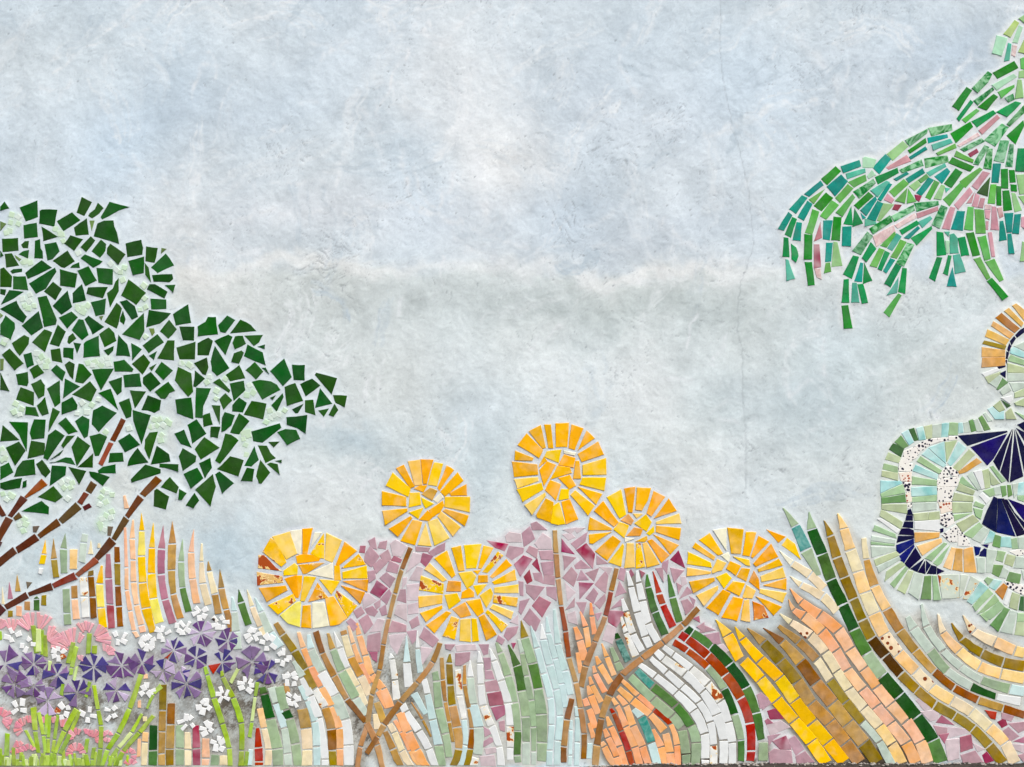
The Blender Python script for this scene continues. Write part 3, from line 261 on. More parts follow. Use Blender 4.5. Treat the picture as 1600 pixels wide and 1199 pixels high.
WILLOW = [(1200,200,1600/280,"""M 1230 110 1425 10 1420 45 1270 160;V 1065 235 1205 120 1250 165 1115 290;G 1255 200 1405 95 1415 130 1270 225;T 1265 260 1405 170 1420 190 1275 280;P 1060 355 1240 245 1275 295 1080 370;T 1050 238 1095 280 995 410 940 355;m 850 270 870 260 965 285 940 355 850 350;T 655 345 815 290 830 340 675 400;
C 700 410 865 365 870 395 710 455;L 720 485 870 420 880 470 770 530;M 765 570 940 460 960 490 815 630;m 890 430 930 380 960 420 900 450;G 605 345 650 385 530 505 480 455;T 655 420 710 475 600 605 530 525;T 470 475 495 510 370 610 330 590;T 305 605 350 625 250 765 195 725;L 370 640 510 545 410 675;G 520 580 580 625 480 740 415 695;
T 355 655 395 680 320 825 270 795;E 960 440 1155 360 1165 400 985 500;M 1180 375 1370 285 1390 335 1200 400;T 1130 455 1240 395 1255 410 1150 470;C 920 560 1060 475 1085 485 980 615;T 985 635 1080 495 1105 505 1010 650;T 1235 455 1380 365 1400 400 1260 490;M 1400 275 1600 248 1615 300 1410 355;C 1420 400 1580 320 1590 345 1450 430;
T 1490 435 1600 360 1625 390 1555 495;T 1435 445 1480 465 1370 605 1330 580;L 1345 465 1415 415 1435 440 1370 490;V 1265 520 1335 470 1365 510 1310 560;L 1085 570 1215 460 1255 500 1130 615;G 900 575 940 610 810 725 775 690;T 960 615 970 640 880 780 830 735;T 980 655 1025 675 960 830 890 810;L 1140 650 1245 535 1220 670;L 1255 545 1320 655 1245 670;
R 1315 600 1370 610 1350 655 1325 640;L 1490 470 1530 490 1450 640 1410 620;V 1550 510 1580 520 1545 640 1485 630;P 1070 590 1125 640 1105 670 1040 640;R 1135 685 1190 690 1160 735 1115 725;V 1035 675 1120 685 1000 830 980 825;L 715 505 760 540 645 665 605 625;L 755 595 775 620 665 790 610 755;L 570 650 630 690 520 815 470 785;E 745 700 755 865 680 855;
E 775 720 845 850 760 880;C 870 815 960 840 970 855 870 875;T 830 760 870 800 850 810;M 1300 690 1310 735 1130 835 1105 790;M 1310 675 1520 655 1525 685 1330 745;P 1330 765 1515 705 1520 735 1340 805;M 1090 785 1110 835 940 945 910 900;p 1135 870 1310 765 1330 800 1160 895;p 940 970 1120 870 1140 930 970 1060;C 1345 840 1450 790 1465 810 1380 890;
E 1180 915 1330 830 1345 860 1200 950;T 1220 980 1340 880 1355 895 1260 990;E 1280 985 1460 880 1465 900 1330 1045;T 185 755 215 780 140 915 95 900;E 220 800 255 815 205 975 155 950;T 260 845 300 850 290 1005 225 1000;E 145 980 180 985 190 1150 135 1145;E 210 1040 250 1070 270 1140 250 1195 215 1170;L 400 730 455 750 395 950 335 935;
K 470 840 480 980 415 1010;T 500 830 575 830 550 1000 495 990;G 590 795 655 800 640 1005 570 1000;T 670 885 745 880 740 1055 665 1050;G 330 950 395 960 390 1170 325 1170;M 890 930 935 965 830 1130 760 1095;E 920 1025 965 1080 880 1195 845 1160;L 1130 930 1140 950 1060 1065 1010 1050;C 1150 945 1190 970 1110 1095 1070 1075;L 1185 1000 1235 1020 1150 1165 1100 1150"""),
(1440,20,10.0,"""l 1460 120 1520 160 1390 380 1290 330;m 1180 360 1340 400 1250 670 1110 630;C 1360 480 1400 490 1370 740 1300 750;m 1530 200 1580 230 1500 470 1430 460;p 1430 510 1490 520 1460 680 1410 660;l 1605 420 1605 630 1520 610;V 1530 90 1605 40 1605 150;G 1450 760 1510 860 1190 1025 1120 940;L 1550 720 1605 700 1605 880 1560 870;V 1530 920 1605 900 1605 1010 1525 1015"""),
(1440,120,10.0,"""M 1040 -80 1100 -40 1040 80 880 245 795 180;m 1110 130 1440 -40 1490 0 1180 205;G 710 165 785 215 585 525 490 460;M 820 375 1110 170 1130 200 880 440;G 895 470 1130 275 1190 315 1020 520;L 1200 240 1450 130 1450 160 1250 330;M 1310 330 1430 270 1450 350 1360 395;V 1510 50 1560 50 1590 320 1470 340;E 770 370 805 400 590 690 560 650;
L 640 670 860 505 900 530 690 715;E 790 700 1120 530 1160 570 870 785;E 1180 550 1470 390 1550 410 1340 620;P 1180 600 1220 640 950 895 900 840;M 1605 445 1605 560 1380 770 1340 740;G 460 890 760 710 800 780 540 1030;p 570 1070 880 880 910 920 600 1090;M 1260 735 1360 790 1150 1085 990 990;G 1590 690 1605 760 1470 1045 1340 920;
M 110 805 470 745 480 830 160 925;T 100 960 400 905 410 945 110 1035;C 165 1065 450 975 480 1025 190 1145;M 620 1130 940 965 980 1010 670 1165"""),
(1400,220,8.0,"""L 510 155 740 40 755 85 530 180;L 760 130 970 240 960 270 735 190;R 910 165 1010 105 1030 140 935 200;G 710 210 975 325 930 380 665 275;M 1110 60 1160 80 1030 300 975 290;M 1150 100 1205 105 1190 355 1100 340;M 1310 0 1415 0 1350 270 1230 245;M 1430 45 1470 50 1455 325 1375 320;E 1530 100 1605 100 1605 380 1500 375;
G 750 350 830 395 695 585 610 535;L 1050 340 1080 360 870 585 805 510;P 1090 385 1170 405 1020 610 955 565;B 1180 455 1145 690 1020 650;T 1220 290 1310 290 1280 525 1200 520;G 1320 360 1395 355 1400 595 1325 590;G 1420 370 1480 370 1495 515 1430 520;G 1440 550 1505 555 1510 630 1445 625;V 1510 430 1605 425 1605 660 1550 665;
L 800 535 850 575 670 815 595 735;P 920 590 955 640 780 855 735 800;P 985 640 945 775 890 780;P 1000 665 1045 690 1015 830 955 815;P 1065 720 1110 725 1085 840 1030 830;p 1120 800 1190 810 1180 855 1115 850;L 1190 550 1255 550 1235 785 1155 780;G 1265 570 1310 575 1315 805 1265 805;G 1340 630 1410 625 1450 860 1350 875;
V 1450 655 1490 660 1570 865 1490 890;V 1540 700 1605 690 1605 790;C 620 590 670 600 630 640;M 570 810 645 840 545 1095 455 1050;P 685 830 740 840 670 1110 585 1095;T 770 880 860 885 835 1120 695 1105;L 905 830 970 835 960 1115 860 1105;L 990 860 1095 870 1120 1155 1005 1155;P 1115 870 1180 875 1165 980 1125 965;P 1130 1010 1155 1010 1150 1110 1130 1110;
P 1205 825 1250 830 1285 1115 1190 1110;K 1270 845 1320 835 1340 945 1300 965;T 1360 910 1465 905 1445 1140 1390 1145;T 1490 925 1560 920 1535 1160 1460 1155;P 1575 960 1605 950 1605 1090 1570 1070"""),
(1210,320,6.0,"""C 110 515 130 520 190 690 120 710;G 290 540 350 540 375 750 320 755;p 380 605 430 600 440 695 400 680;L 485 550 520 545 530 625 470 640;T 490 360 545 360 530 530 480 535;V 560 350 590 355 635 570 540 580;K 375 375 420 375 435 580 375 595;E 740 480 790 490 725 690 650 650;T 810 545 830 550 820 720 755 715;E 845 545 915 710 835 740;
E 655 705 695 700 700 915 635 915;C 735 735 770 735 795 915 725 915;E 785 750 830 745 875 915 825 925;G 635 950 690 945 730 1155 655 1160;L 985 410 1030 425 960 585 900 570;E 1040 435 1080 455 1005 615 975 600;T 1090 505 1130 520 1050 640 1025 620;M 1250 360 1310 375 1215 575 1145 545;E 1140 555 1190 580 1090 770 1035 740;C 1165 680 1150 825 1060 845;
E 1205 595 1240 600 1225 830 1165 815;L 1165 835 1190 850 1080 1050 1030 1010"""),
(1400,330,7.055,"""E 455 230 520 240 550 480 455 490;C 600 260 640 250 680 300 690 460 600 465;E 690 300 760 285 805 485 725 495;G 780 245 855 235 925 480 850 495;L 905 290 990 270 1040 525 980 540;P 1020 240 1055 235 1090 500 1060 500;T 1150 115 1180 110 1220 315 1145 325;T 1235 255 1270 250 1305 465 1250 465;E 455 510 510 515 430 770 370 735;E 580 490 610 495 570 705 525 685;
C 635 490 700 475 765 665 655 690;T 625 620 665 830 570 825;L 865 530 930 510 1040 735 1005 755;L 990 560 1085 530 1185 755 1145 775;G 1060 740 1235 940 1175 980 1010 775;V 1400 340 1415 345 1415 550 1375 550;C 540 230 590 230 580 275;m 550 330 590 330 580 460 560 465""")]
SPLATS = [(100, 60, 170, 110, (211, 222, 230), .6), (340, 180, 200, 60, (192, 206, 220), .5), (640, 60, 200, 90, (211, 220, 229), .6), (760, 235, 95, 160, (238, 239, 240), .9), (700, 130, 60, 80, (222, 227, 232), .5), (880, 120, 110, 60, (200, 213, 225), .6),
 (1000, 200, 200, 100, (210, 220, 231), .6), (1500, 70, 110, 60, (184, 201, 218), .75), (1340, 130, 120, 60, (206, 216, 226), .6), (1000, 355, 260, 42, (195, 207, 219), .8), (500, 330, 240, 40, (216, 223, 232), .7), (250, 280, 200, 40, (206, 217, 227), .5),
 (540, 420, 280, 15, (233, 236, 238), .9), (1000, 424, 280, 15, (233, 236, 239), .95), (300, 400, 40, 60, (226, 228, 230), .5), (960, 480, 330, 40, (189, 199, 201), .9), (600, 465, 190, 38, (198, 206, 208), .75), (1360, 470, 110, 40, (224, 229, 231), .6), (1390, 560, 170, 50, (198, 208, 210), .7),
 (1270, 640, 180, 55, (188, 200, 205), .8), (720, 575, 170, 55, (222, 227, 228), .7), (860, 610, 60, 90, (228, 231, 232), .6), (420, 690, 60, 40, (226, 231, 233), .6), (985, 620, 90, 80, (227, 230, 231), .8), (1100, 770, 150, 60, (226, 230, 232), .8), (560, 680, 60, 34, (180, 196, 205), .8), (520, 640, 40, 30, (224, 228, 230), .5), (340, 850, 70, 50, (178, 195, 205), .75),
 (470, 770, 110, 40, (214, 221, 226), .7), (740, 650, 160, 40, (215, 221, 224), .6), (770, 760, 40, 70, (196, 207, 212), .6), (1190, 760, 60, 50, (212, 220, 224), .5), (110, 870, 110, 60, (188, 208, 220), .8), (380, 500, 60, 50, (224, 227, 229), .6), (430, 800, 120, 30, (220, 226, 230), .5), (1390, 960, 60, 50, (212, 218, 216), .6), (1200, 580, 30, 200, (208, 216, 219), .4)]
# grout: colour, reach in grid cells, strength
ZONES = {'tree': ((216, 227, 231), 4, .85), 'chips': ((210, 230, 216), 3, .8), 'pale': ((216, 223, 226), 3, .8), 'willow': ((225, 230, 230), 4, .9), 'fly': ((226, 232, 226), 4, .9), 'mauve': ((216, 212, 214), 4, .9), 'flower': ((208, 214, 220), 4, .9),
 'grey': ((200, 199, 190), 4, .9), 'dark': ((140, 135, 124), 4, .95), 'purple': ((194, 192, 197), 5, .8), 'whiteg': ((150, 150, 148), 4, .6), 'pinkg': ((186, 178, 174), 4, .8), 'dirt': ((166, 164, 150), 4, .75)}
STAINS_AND_SHADE = [(330, 1110, 60, 50, .8), (370, 1075, 50, 36, 1.0), (395, 1060, 40, 50, .7), (300, 1075, 50, 30, .5), (50, 1075, 90, 45, .95), (165, 1130, 60, 45, .7), (110, 1120, 80, 30, .5), (240, 1060, 60, 50, .4), (560, 1130, 28, 60, .7), (590, 1060, 40, 40, .65), (640, 1110, 40, 60, .65), (640, 1030, 30, 30, .4), (440, 1100, 25, 40, .4), (470, 1090, 20, 30, .4), (1450, 985, 90, 12, .45), (1530, 1010, 80, 14, .65), (900, 1020, 20, 40, .4), (940, 1170, 60, 20, .3)]  # dirt at the foot; flat entries below the butterfly paint its shadow
CRACKS = [([(1126, -120), (1127, 20), (1125, 60), (1128, 110), (1135, 150), (1142, 180), (1143, 200), (1153, 222), (1158, 245), (1165, 275), (1170, 300), (1174, 335), (1178, 380), (1165, 425), (1158, 440), (1154, 470), (1153, 515), (1160, 545)], .9, .42),
 ([(1160, 545), (1162, 640), (1166, 700), (1165, 785)], 1.4, .35), ([(1135, 170), (1160, 176), (1190, 178)], 1.0, .3)]
def _arc(cx, cy, r, a0, a1, n=12): return [(cx + r * math.cos(math.radians(a0 + (a1 - a0) * i / n)), cy + r * math.sin(math.radians(a0 + (a1 - a0) * i / n))) for i in range(n + 1)]
# visible brush sweeps: path, half width, strength
SWEEPS = [(_arc(692, 28, 36, 60, 200), 5, .8), (_arc(692, 28, 26, 70, 190), 3, .6), ([(590, 185), (612, 130), (640, 75)], 4, .8), ([(690, 62), (735, 28), (760, 10)], 6, .6), (_arc(640, 30, 40, 150, 260), 6, .5),
 (_arc(700, 260, 75, 100, 200), 6, .6), (_arc(705, 265, 58, 110, 190), 4, .5), ([(574, 170), (585, 215), (600, 255)], 5, .5), ([(735, 90), (730, 180), (742, 260), (760, 330)], 12, .6), ([(330, 85), (338, 125)], 4, .5), (_arc(820, 300, 120, 100, 150), 6, .5), (_arc(840, 240, 150, 95, 150), 5, .4),
 (_arc(900, 260, 90, 10, 80), 6, .4), ([(340, 345), (420, 338), (500, 330)], 5, .5), ([(560, 320), (640, 325), (720, 345)], 5, .5), ([(280, 415), (330, 395), (400, 400)], 8, .5), ([(1000, 330), (1060, 370), (1110, 410)], 6, .4), (_arc(1040, 90, 70, 120, 220), 6, .4), ([(1240, 60), (1290, 110), (1330, 150)], 8, .4), (_arc(1180, 250, 70, -60, 30), 5, .4)]
# ---------------------------------------------------------------- materials
MATS = {}
def new_mat(name):
    m = bpy.data.materials.new(name); m.use_nodes = True
    return m, m.node_tree.nodes, m.node_tree.links, m.node_tree.nodes['Principled BSDF']
def glaze(name, rgb, kind='plain', rgb2=None, rough=0.28, var=0.16, mott=0.28, hue=0.012, spec=0.2):
    """glazed tile: a per-tile shade (Object Info random), cloudy glaze, fine relief; kinds add chips, speckles, waves or bleeds"""
    if name in MATS: return MATS[name]
    m, N, L, B = new_mat(name); MATS[name] = m
    info = N.new('ShaderNodeObjectInfo'); tc = N.new('ShaderNodeTexCoord')
    off = N.new('ShaderNodeVectorMath'); off.operation = 'MULTIPLY_ADD'
    comb = N.new('ShaderNodeCombineXYZ')
    for i in range(3): L.new(info.outputs['Random'], comb.inputs[i])
    L.new(comb.outputs[0], off.inputs[0]); off.inputs[1].default_value = (37.0, 11.0, 23.0); L.new(tc.outputs['Object'], off.inputs[2])
    def noise(scale, detail=3, dist=0.0, rough_=0.55):
        n = N.new('ShaderNodeTexNoise'); n.inputs['Scale'].default_value = scale; n.inputs['Detail'].default_value = detail
        n.inputs['Distortion'].default_value = dist; n.inputs['Roughness'].default_value = rough_
        L.new(off.outputs[0], n.inputs['Vector']); return n.outputs['Fac']
    def ramp(src, p0, p1, v0=0.0, v1=1.0):
        r = N.new('ShaderNodeMapRange'); r.inputs[1].default_value = p0; r.inputs[2].default_value = p1
        r.inputs[3].default_value = v0; r.inputs[4].default_value = v1; L.new(src, r.inputs[0]); return r.outputs[0]
    def mix(fac, a, b):
        x = N.new('ShaderNodeMix'); x.data_type = 'RGBA'; L.new(fac, x.inputs[0])
        for s, v in ((6, a), (7, b)):
            if isinstance(v, bpy.types.NodeSocket): L.new(v, x.inputs[s])
            else: x.inputs[s].default_value = (*v, 1)
        return x.outputs[2]
    def mth(op, a, b):
        x = N.new('ShaderNodeMath'); x.operation = op
        for i, v in enumerate((a, b)):
            if isinstance(v, bpy.types.NodeSocket): L.new(v, x.inputs[i])
            else: x.inputs[i].default_value = v
        return x.outputs[0]
    col = tuple(alb(rgb))
    base = N.new('ShaderNodeRGB'); base.outputs[0].default_value = (*col, 1); out = base.outputs[0]
    if kind == 'wave':                                  # hand-marbled glass: two greens in bands
        f = ramp(noise(26, 3, 2.2), 0.40, 0.62); out = mix(f, out, tuple(alb(rgb2)))
    elif kind == 'bleed':                               # a darker glaze bleeding through
        f = ramp(noise(14, 2, 0.6), 0.42, 0.66); out = mix(f, out, tuple(alb(rgb2)))
    hsv = N.new('ShaderNodeHueSaturation'); L.new(out, hsv.inputs['Color'])
    L.new(ramp(info.outputs['Random'], 0, 1, 0.5 - hue, 0.5 + hue), hsv.inputs['Hue'])
    r2 = mth('FRACT', mth('MULTIPLY', info.outputs['Random'], 17.31), 0.0)
    v = mth('ADD', ramp(r2, 0, 1, 1 - var, 1 + var * 0.7), ramp(noise(34, 4, 0.4), 0.3, 0.7, -mott * 0.5, mott * 0.5))
    L.new(v, hsv.inputs['Value'])
    L.new(ramp(noise(21, 2), 0.3, 0.7, 0.88, 1.12), hsv.inputs['Saturation'])
    out = hsv.outputs['Color']
    if kind in ('chip', 'rust'):                        # glaze lost, the red body shows with a pale broken rim
        t = 0.585 if kind == 'chip' else 0.46
        n = noise(30, 6, 0.3, 0.62)
        out = mix(ramp(n, t - 0.035, t - 0.015), out, tuple(alb((255, 226, 160))))
        out = mix(ramp(n, t, t + 0.008), out, tuple(alb((176, 78, 30))))
    if kind in ('speck', 'spot'):
        vo = N.new('ShaderNodeTexVoronoi'); vo.inputs['Scale'].default_value = 105 if kind == 'speck' else 52
        L.new(off.outputs[0], vo.inputs['Vector'])
        thr = mth('SUBTRACT', ramp(noise(22, 1), 0.35, 0.65, 0.24, 0.46), 0.0)
        f = mth('LESS_THAN', vo.outputs['Distance'], thr if kind == 'speck' else mth('SUBTRACT', thr, 0.06))
        out = mix(f, out, tuple(alb(rgb2)))
    # grime specks and hairline scratches of an outdoor tile
    g = ramp(noise(160, 4, 0, 0.7), 0.66, 0.76, 0, 0.35); out = mix(g, out, tuple(alb((150, 140, 120))))
    L.new(out, B.inputs['Base Color'])
    L.new(ramp(noise(60, 3), 0.3, 0.7, rough - 0.08, rough + 0.18), B.inputs['Roughness'])
    B.inputs['Specular IOR Level'].default_value = spec
    bp = N.new('ShaderNodeBump'); bp.inputs['Strength'].default_value = 0.35 if kind != 'wave' else 0.6; bp.inputs['Distance'].default_value = 0.0015
    L.new(noise(45 if kind != 'wave' else 70, 4, 0.5), bp.inputs['Height']); L.new(bp.outputs[0], B.inputs['Normal'])
    return m
def Mt(set_, k):
    n, args, kw = PAL[set_][k]
    return glaze(n, *args, **kw)
def P(n, rgb, **kw): return (n, (rgb,), kw)
PAL = {
'leaf': {'f': P('dark_green_glaze', (36, 88, 30), var=0.28, mott=0.36, hue=0.022, spec=.1), 'h': P('olive_green_glaze', (110, 135, 75), var=0.25)},
'bark': {'n': P('brown_glaze', (112, 62, 28)), 'r': P('russet_glaze', (152, 76, 40)), 'o': P('olive_brown_glaze', (98, 74, 38)), 'd': P('dark_brown_glaze', (94, 52, 32)),
         'l': P('copper_glaze', (150, 84, 56)), 'm': P('red_brown_glaze', (130, 66, 44)), 'k': P('plum_brown_glaze', (84, 40, 36)), 'g': P('grey_brown_glaze', (118, 104, 86))},
'chip': {'c': P('pale_mint_glaze', (204, 227, 198), var=0.06, mott=0.10), 'w': P('mint_white_glaze', (218, 231, 220), var=0.05, mott=0.1)},
'grass': {'Y': P('yellow_glaze', (255, 202, 16), spec=.22, mott=.2), 'L': P('lemon_glaze', (250, 234, 110), var=.06), 'P': P('peach_glaze', (250, 196, 156), var=.08), 'O': P('apricot_glaze', (252, 182, 128), var=.09, mott=.2),
          'T': P('tan_glaze', (194, 150, 86), mott=.45, var=.2), 'B': P('brown_ochre_glaze', (148, 92, 30), mott=.5, var=.2), 'D': P('olive_ochre_glaze', (152, 126, 44), mott=.45, var=.22), 'n': P('dark_umber_glaze', (88, 56, 8)),
          'G': P('bottle_green_glaze', (32, 86, 30), mott=.45), 'f': P('moss_green_glaze', (84, 124, 62), mott=.5, var=.22), 'g': P('sage_glaze', (162, 184, 148), mott=.35), 's': P('pale_sage_glaze', (200, 214, 200), var=.07),
          'h': P('deep_teal_glaze', (66, 110, 100), kind='wave', rgb2=(120, 165, 155)), 't': P('teal_glaze', (70, 156, 146), kind='wave', rgb2=(120, 180, 170)),
          'C': P('ice_blue_glaze', (204, 228, 226), var=.07, mott=.2), 'W': P('white_glaze', (236, 238, 236), var=.06, mott=.12), 'w': P('chipped_white_glaze', (238, 238, 232), kind='chip', var=.05),
          'E': P('cream_glaze', (244, 226, 186), var=.07), 'e': P('light_apricot_glaze', (254, 212, 146), var=.08), 'c': P('ivory_glaze', (248, 242, 214), var=.05), 'X': P('spotted_cream_glaze', (250, 228, 190), kind='spot', rgb2=(140, 66, 30), var=.05),
          'M': P('mauve_glaze', (184, 124, 140), mott=.35), 'K': P('crimson_bleed_glaze', (186, 120, 134), kind='bleed', rgb2=(166, 46, 72)), 'R': P('red_ochre_glaze', (178, 66, 36), mott=.4), 'a': P('amber_glaze', (255, 184, 20))},
'stem': {'T': P('stem_tan_glaze', (190, 146, 96), mott=.4), 'B': P('stem_brown_glaze', (150, 102, 54), mott=.45), 'D': P('stem_ochre_glaze', (168, 128, 72), mott=.45), 'R': P('stem_rust_glaze', (156, 80, 52), mott=.4)},
'lime': {'l': P('lime_glaze', (168, 198, 80), mott=.45, var=.24), 'y': P('pale_lime_glaze', (206, 224, 150), mott=.3)},
'flower': {'a': P('amber_glaze', (255, 200, 14), spec=.22, mott=.12, var=.06, hue=.006), 'y': P('golden_glaze', (255, 210, 16), spec=.22, mott=.12, var=.06, hue=.006), 'o': P('orange_glaze', (255, 184, 8), spec=.22, mott=.12, var=.06, hue=.006), 'q': P('pale_amber_glaze', (255, 213, 104), mott=.2, var=.05), 'c': P('ivory_glaze', (248, 242, 214), var=.05),
           't': P('tan_orange_glaze', (242, 178, 86), mott=.4), 'l': P('lemon_glaze', (250, 234, 110), var=.06), 'A': P('chipped_amber_glaze', (255, 200, 20), spec=.22, kind='chip', var=.06), 'Y': P('chipped_golden_glaze', (255, 204, 30), spec=.22, kind='chip', var=.06),
           'T': P('chipped_orange_glaze', (238, 166, 70), kind='chip'), 'O': P('chipped_deep_orange_glaze', (250, 150, 24), kind='chip'), 'R': P('rusted_amber_glaze', (246, 200, 110), kind='rust')},
'mauve': {'m': P('dusty_pink_glaze', (190, 153, 163), var=.1, mott=.3), 'p': P('pale_pink_glaze', (214, 196, 200), var=.07), 'M': P('rose_glaze', (178, 112, 130)), 'k': P('rose_bleed_glaze', (198, 152, 166), kind='bleed', rgb2=(160, 48, 86)), 'K': P('dark_rose_glaze', (160, 62, 84), mott=.4)},
'willow': {'E': P('emerald_glaze', (16, 144, 76), mott=.4, var=.22), 'G': P('leaf_green_glaze', (36, 138, 44), mott=.4), 'L': P('light_green_glaze', (104, 180, 88), mott=.3), 'T': P('sea_green_glaze', (0, 152, 136), mott=.35, var=.2), 'C': P('aqua_glaze', (92, 182, 156), mott=.35),
           'V': P('pale_leaf_glaze', (152, 200, 136), var=.1), 'M': P('marbled_green_glass', (8, 128, 52), kind='wave', rgb2=(150, 206, 160)), 'P': P('pink_glaze', (210, 156, 164), mott=.3), 'p': P('marbled_pink_glass', (214, 180, 180), kind='wave', rgb2=(232, 214, 208)),
           'R': P('crimson_glaze', (160, 64, 84)), 'K': P('pink_bleed_glaze', (214, 176, 176), kind='bleed', rgb2=(172, 66, 90)), 'B': P('dark_olive_glaze', (54, 92, 44), mott=.5), 'm': P('mint_glaze', (176, 220, 186), var=.07), 'l': P('yellow_green_glaze', (186, 214, 130))},
'fly': {'f': P('fern_glaze', (118, 158, 98), mott=.35), 'g': P('celadon_glaze', (166, 198, 152), var=.1, mott=.3), 's': P('pale_sage_glaze', (200, 214, 200), var=.07), 'C': P('ice_aqua_glaze', (196, 230, 226), kind='bleed', rgb2=(150, 210, 208), var=.06), 'v': P('pistachio_glaze', (188, 202, 160), var=.1),
        'G': P('forest_glaze', (70, 108, 66), mott=.4), 'W': P('white_glaze', (236, 238, 236), var=.06, mott=.12), 'N': P('navy_glaze', (6, 6, 62), spec=.2, var=.2, mott=.2), 'i': P('cobalt_glaze', (8, 10, 112), spec=.2, kind='bleed', rgb2=(10, 10, 80)),
        'z': P('speckled_terrazzo', (246, 242, 234), kind='speck', rgb2=(38, 36, 60), var=.03, mott=.06), 'Z': P('rust_speckled_terrazzo', (246, 232, 216), kind='speck', rgb2=(176, 88, 56), var=.03, mott=.06), 'T': P('honey_glaze', (226, 178, 104), mott=.4),
        'e': P('light_apricot_glaze', (250, 214, 154), var=.07), 'D': P('olive_ochre_glaze', (168, 140, 68), mott=.4), 'b': P('chestnut_glaze', (190, 122, 60), mott=.4), 'A': P('chipped_sage_glaze', (206, 216, 200), kind='chip', var=.05)},
'purple': {'a': P('indigo_glaze', (80, 68, 132), mott=.45, var=.25), 'b': P('violet_glaze', (110, 78, 130), mott=.45, var=.22), 'c': P('lilac_glaze', (140, 116, 156), mott=.4, var=.22), 'd': P('pale_lilac_glaze', (196, 178, 206), mott=.25)},
'white': {'r': P('rust_chipped_white_glaze', (244, 238, 230), kind='rust'), 's': P('spotted_white_glaze', (246, 244, 238), kind='spot', rgb2=(70, 52, 44)), 'w': P('bright_white_glaze', (246, 246, 244), var=.05, mott=.05)},
'pink': {'p': P('rose_pink_glaze', (236, 172, 180), var=.1, mott=.25), 'r': P('coral_pink_glaze', (230, 150, 160), var=.1, mott=.25)},
}
# ---------------------------------------------------------------- helpers: things, parts, tiles
def tag(o, label=None, cat=None, group=None, kind=None):
    if label: o['label'] = label
    if cat: o['category'] = cat
    if group: o['group'] = group
    if kind: o['kind'] = kind
    return o
def thing(name, px, py, label, cat, group=None):
    o = bpy.data.objects.new(name, None); o.empty_display_size = 0.02; C.objects.link(o)
    o.location = (X(px), 0, Z(py)); return tag(o, label, cat, group)
def part_empty(name, parent):
    o = bpy.data.objects.new(name, None); o.empty_display_size = 0.01; C.objects.link(o); o.parent = parent; return o
GROW = {'flower': .95, 'mauve': 1.0, 'fly': .6, 'willow': .75, 'tree': .3, 'grey': 0, 'dark': 0, 'pale': 0, 'dirt': 0}
GROUT = {}                      # zone -> list of tile outlines (for the grout laid between them)
def wloc(o):                    # world location of the (untransformed but translated) parents
    v = Vector((0, 0, 0))
    while o: v += o.location; o = o.parent
    return v
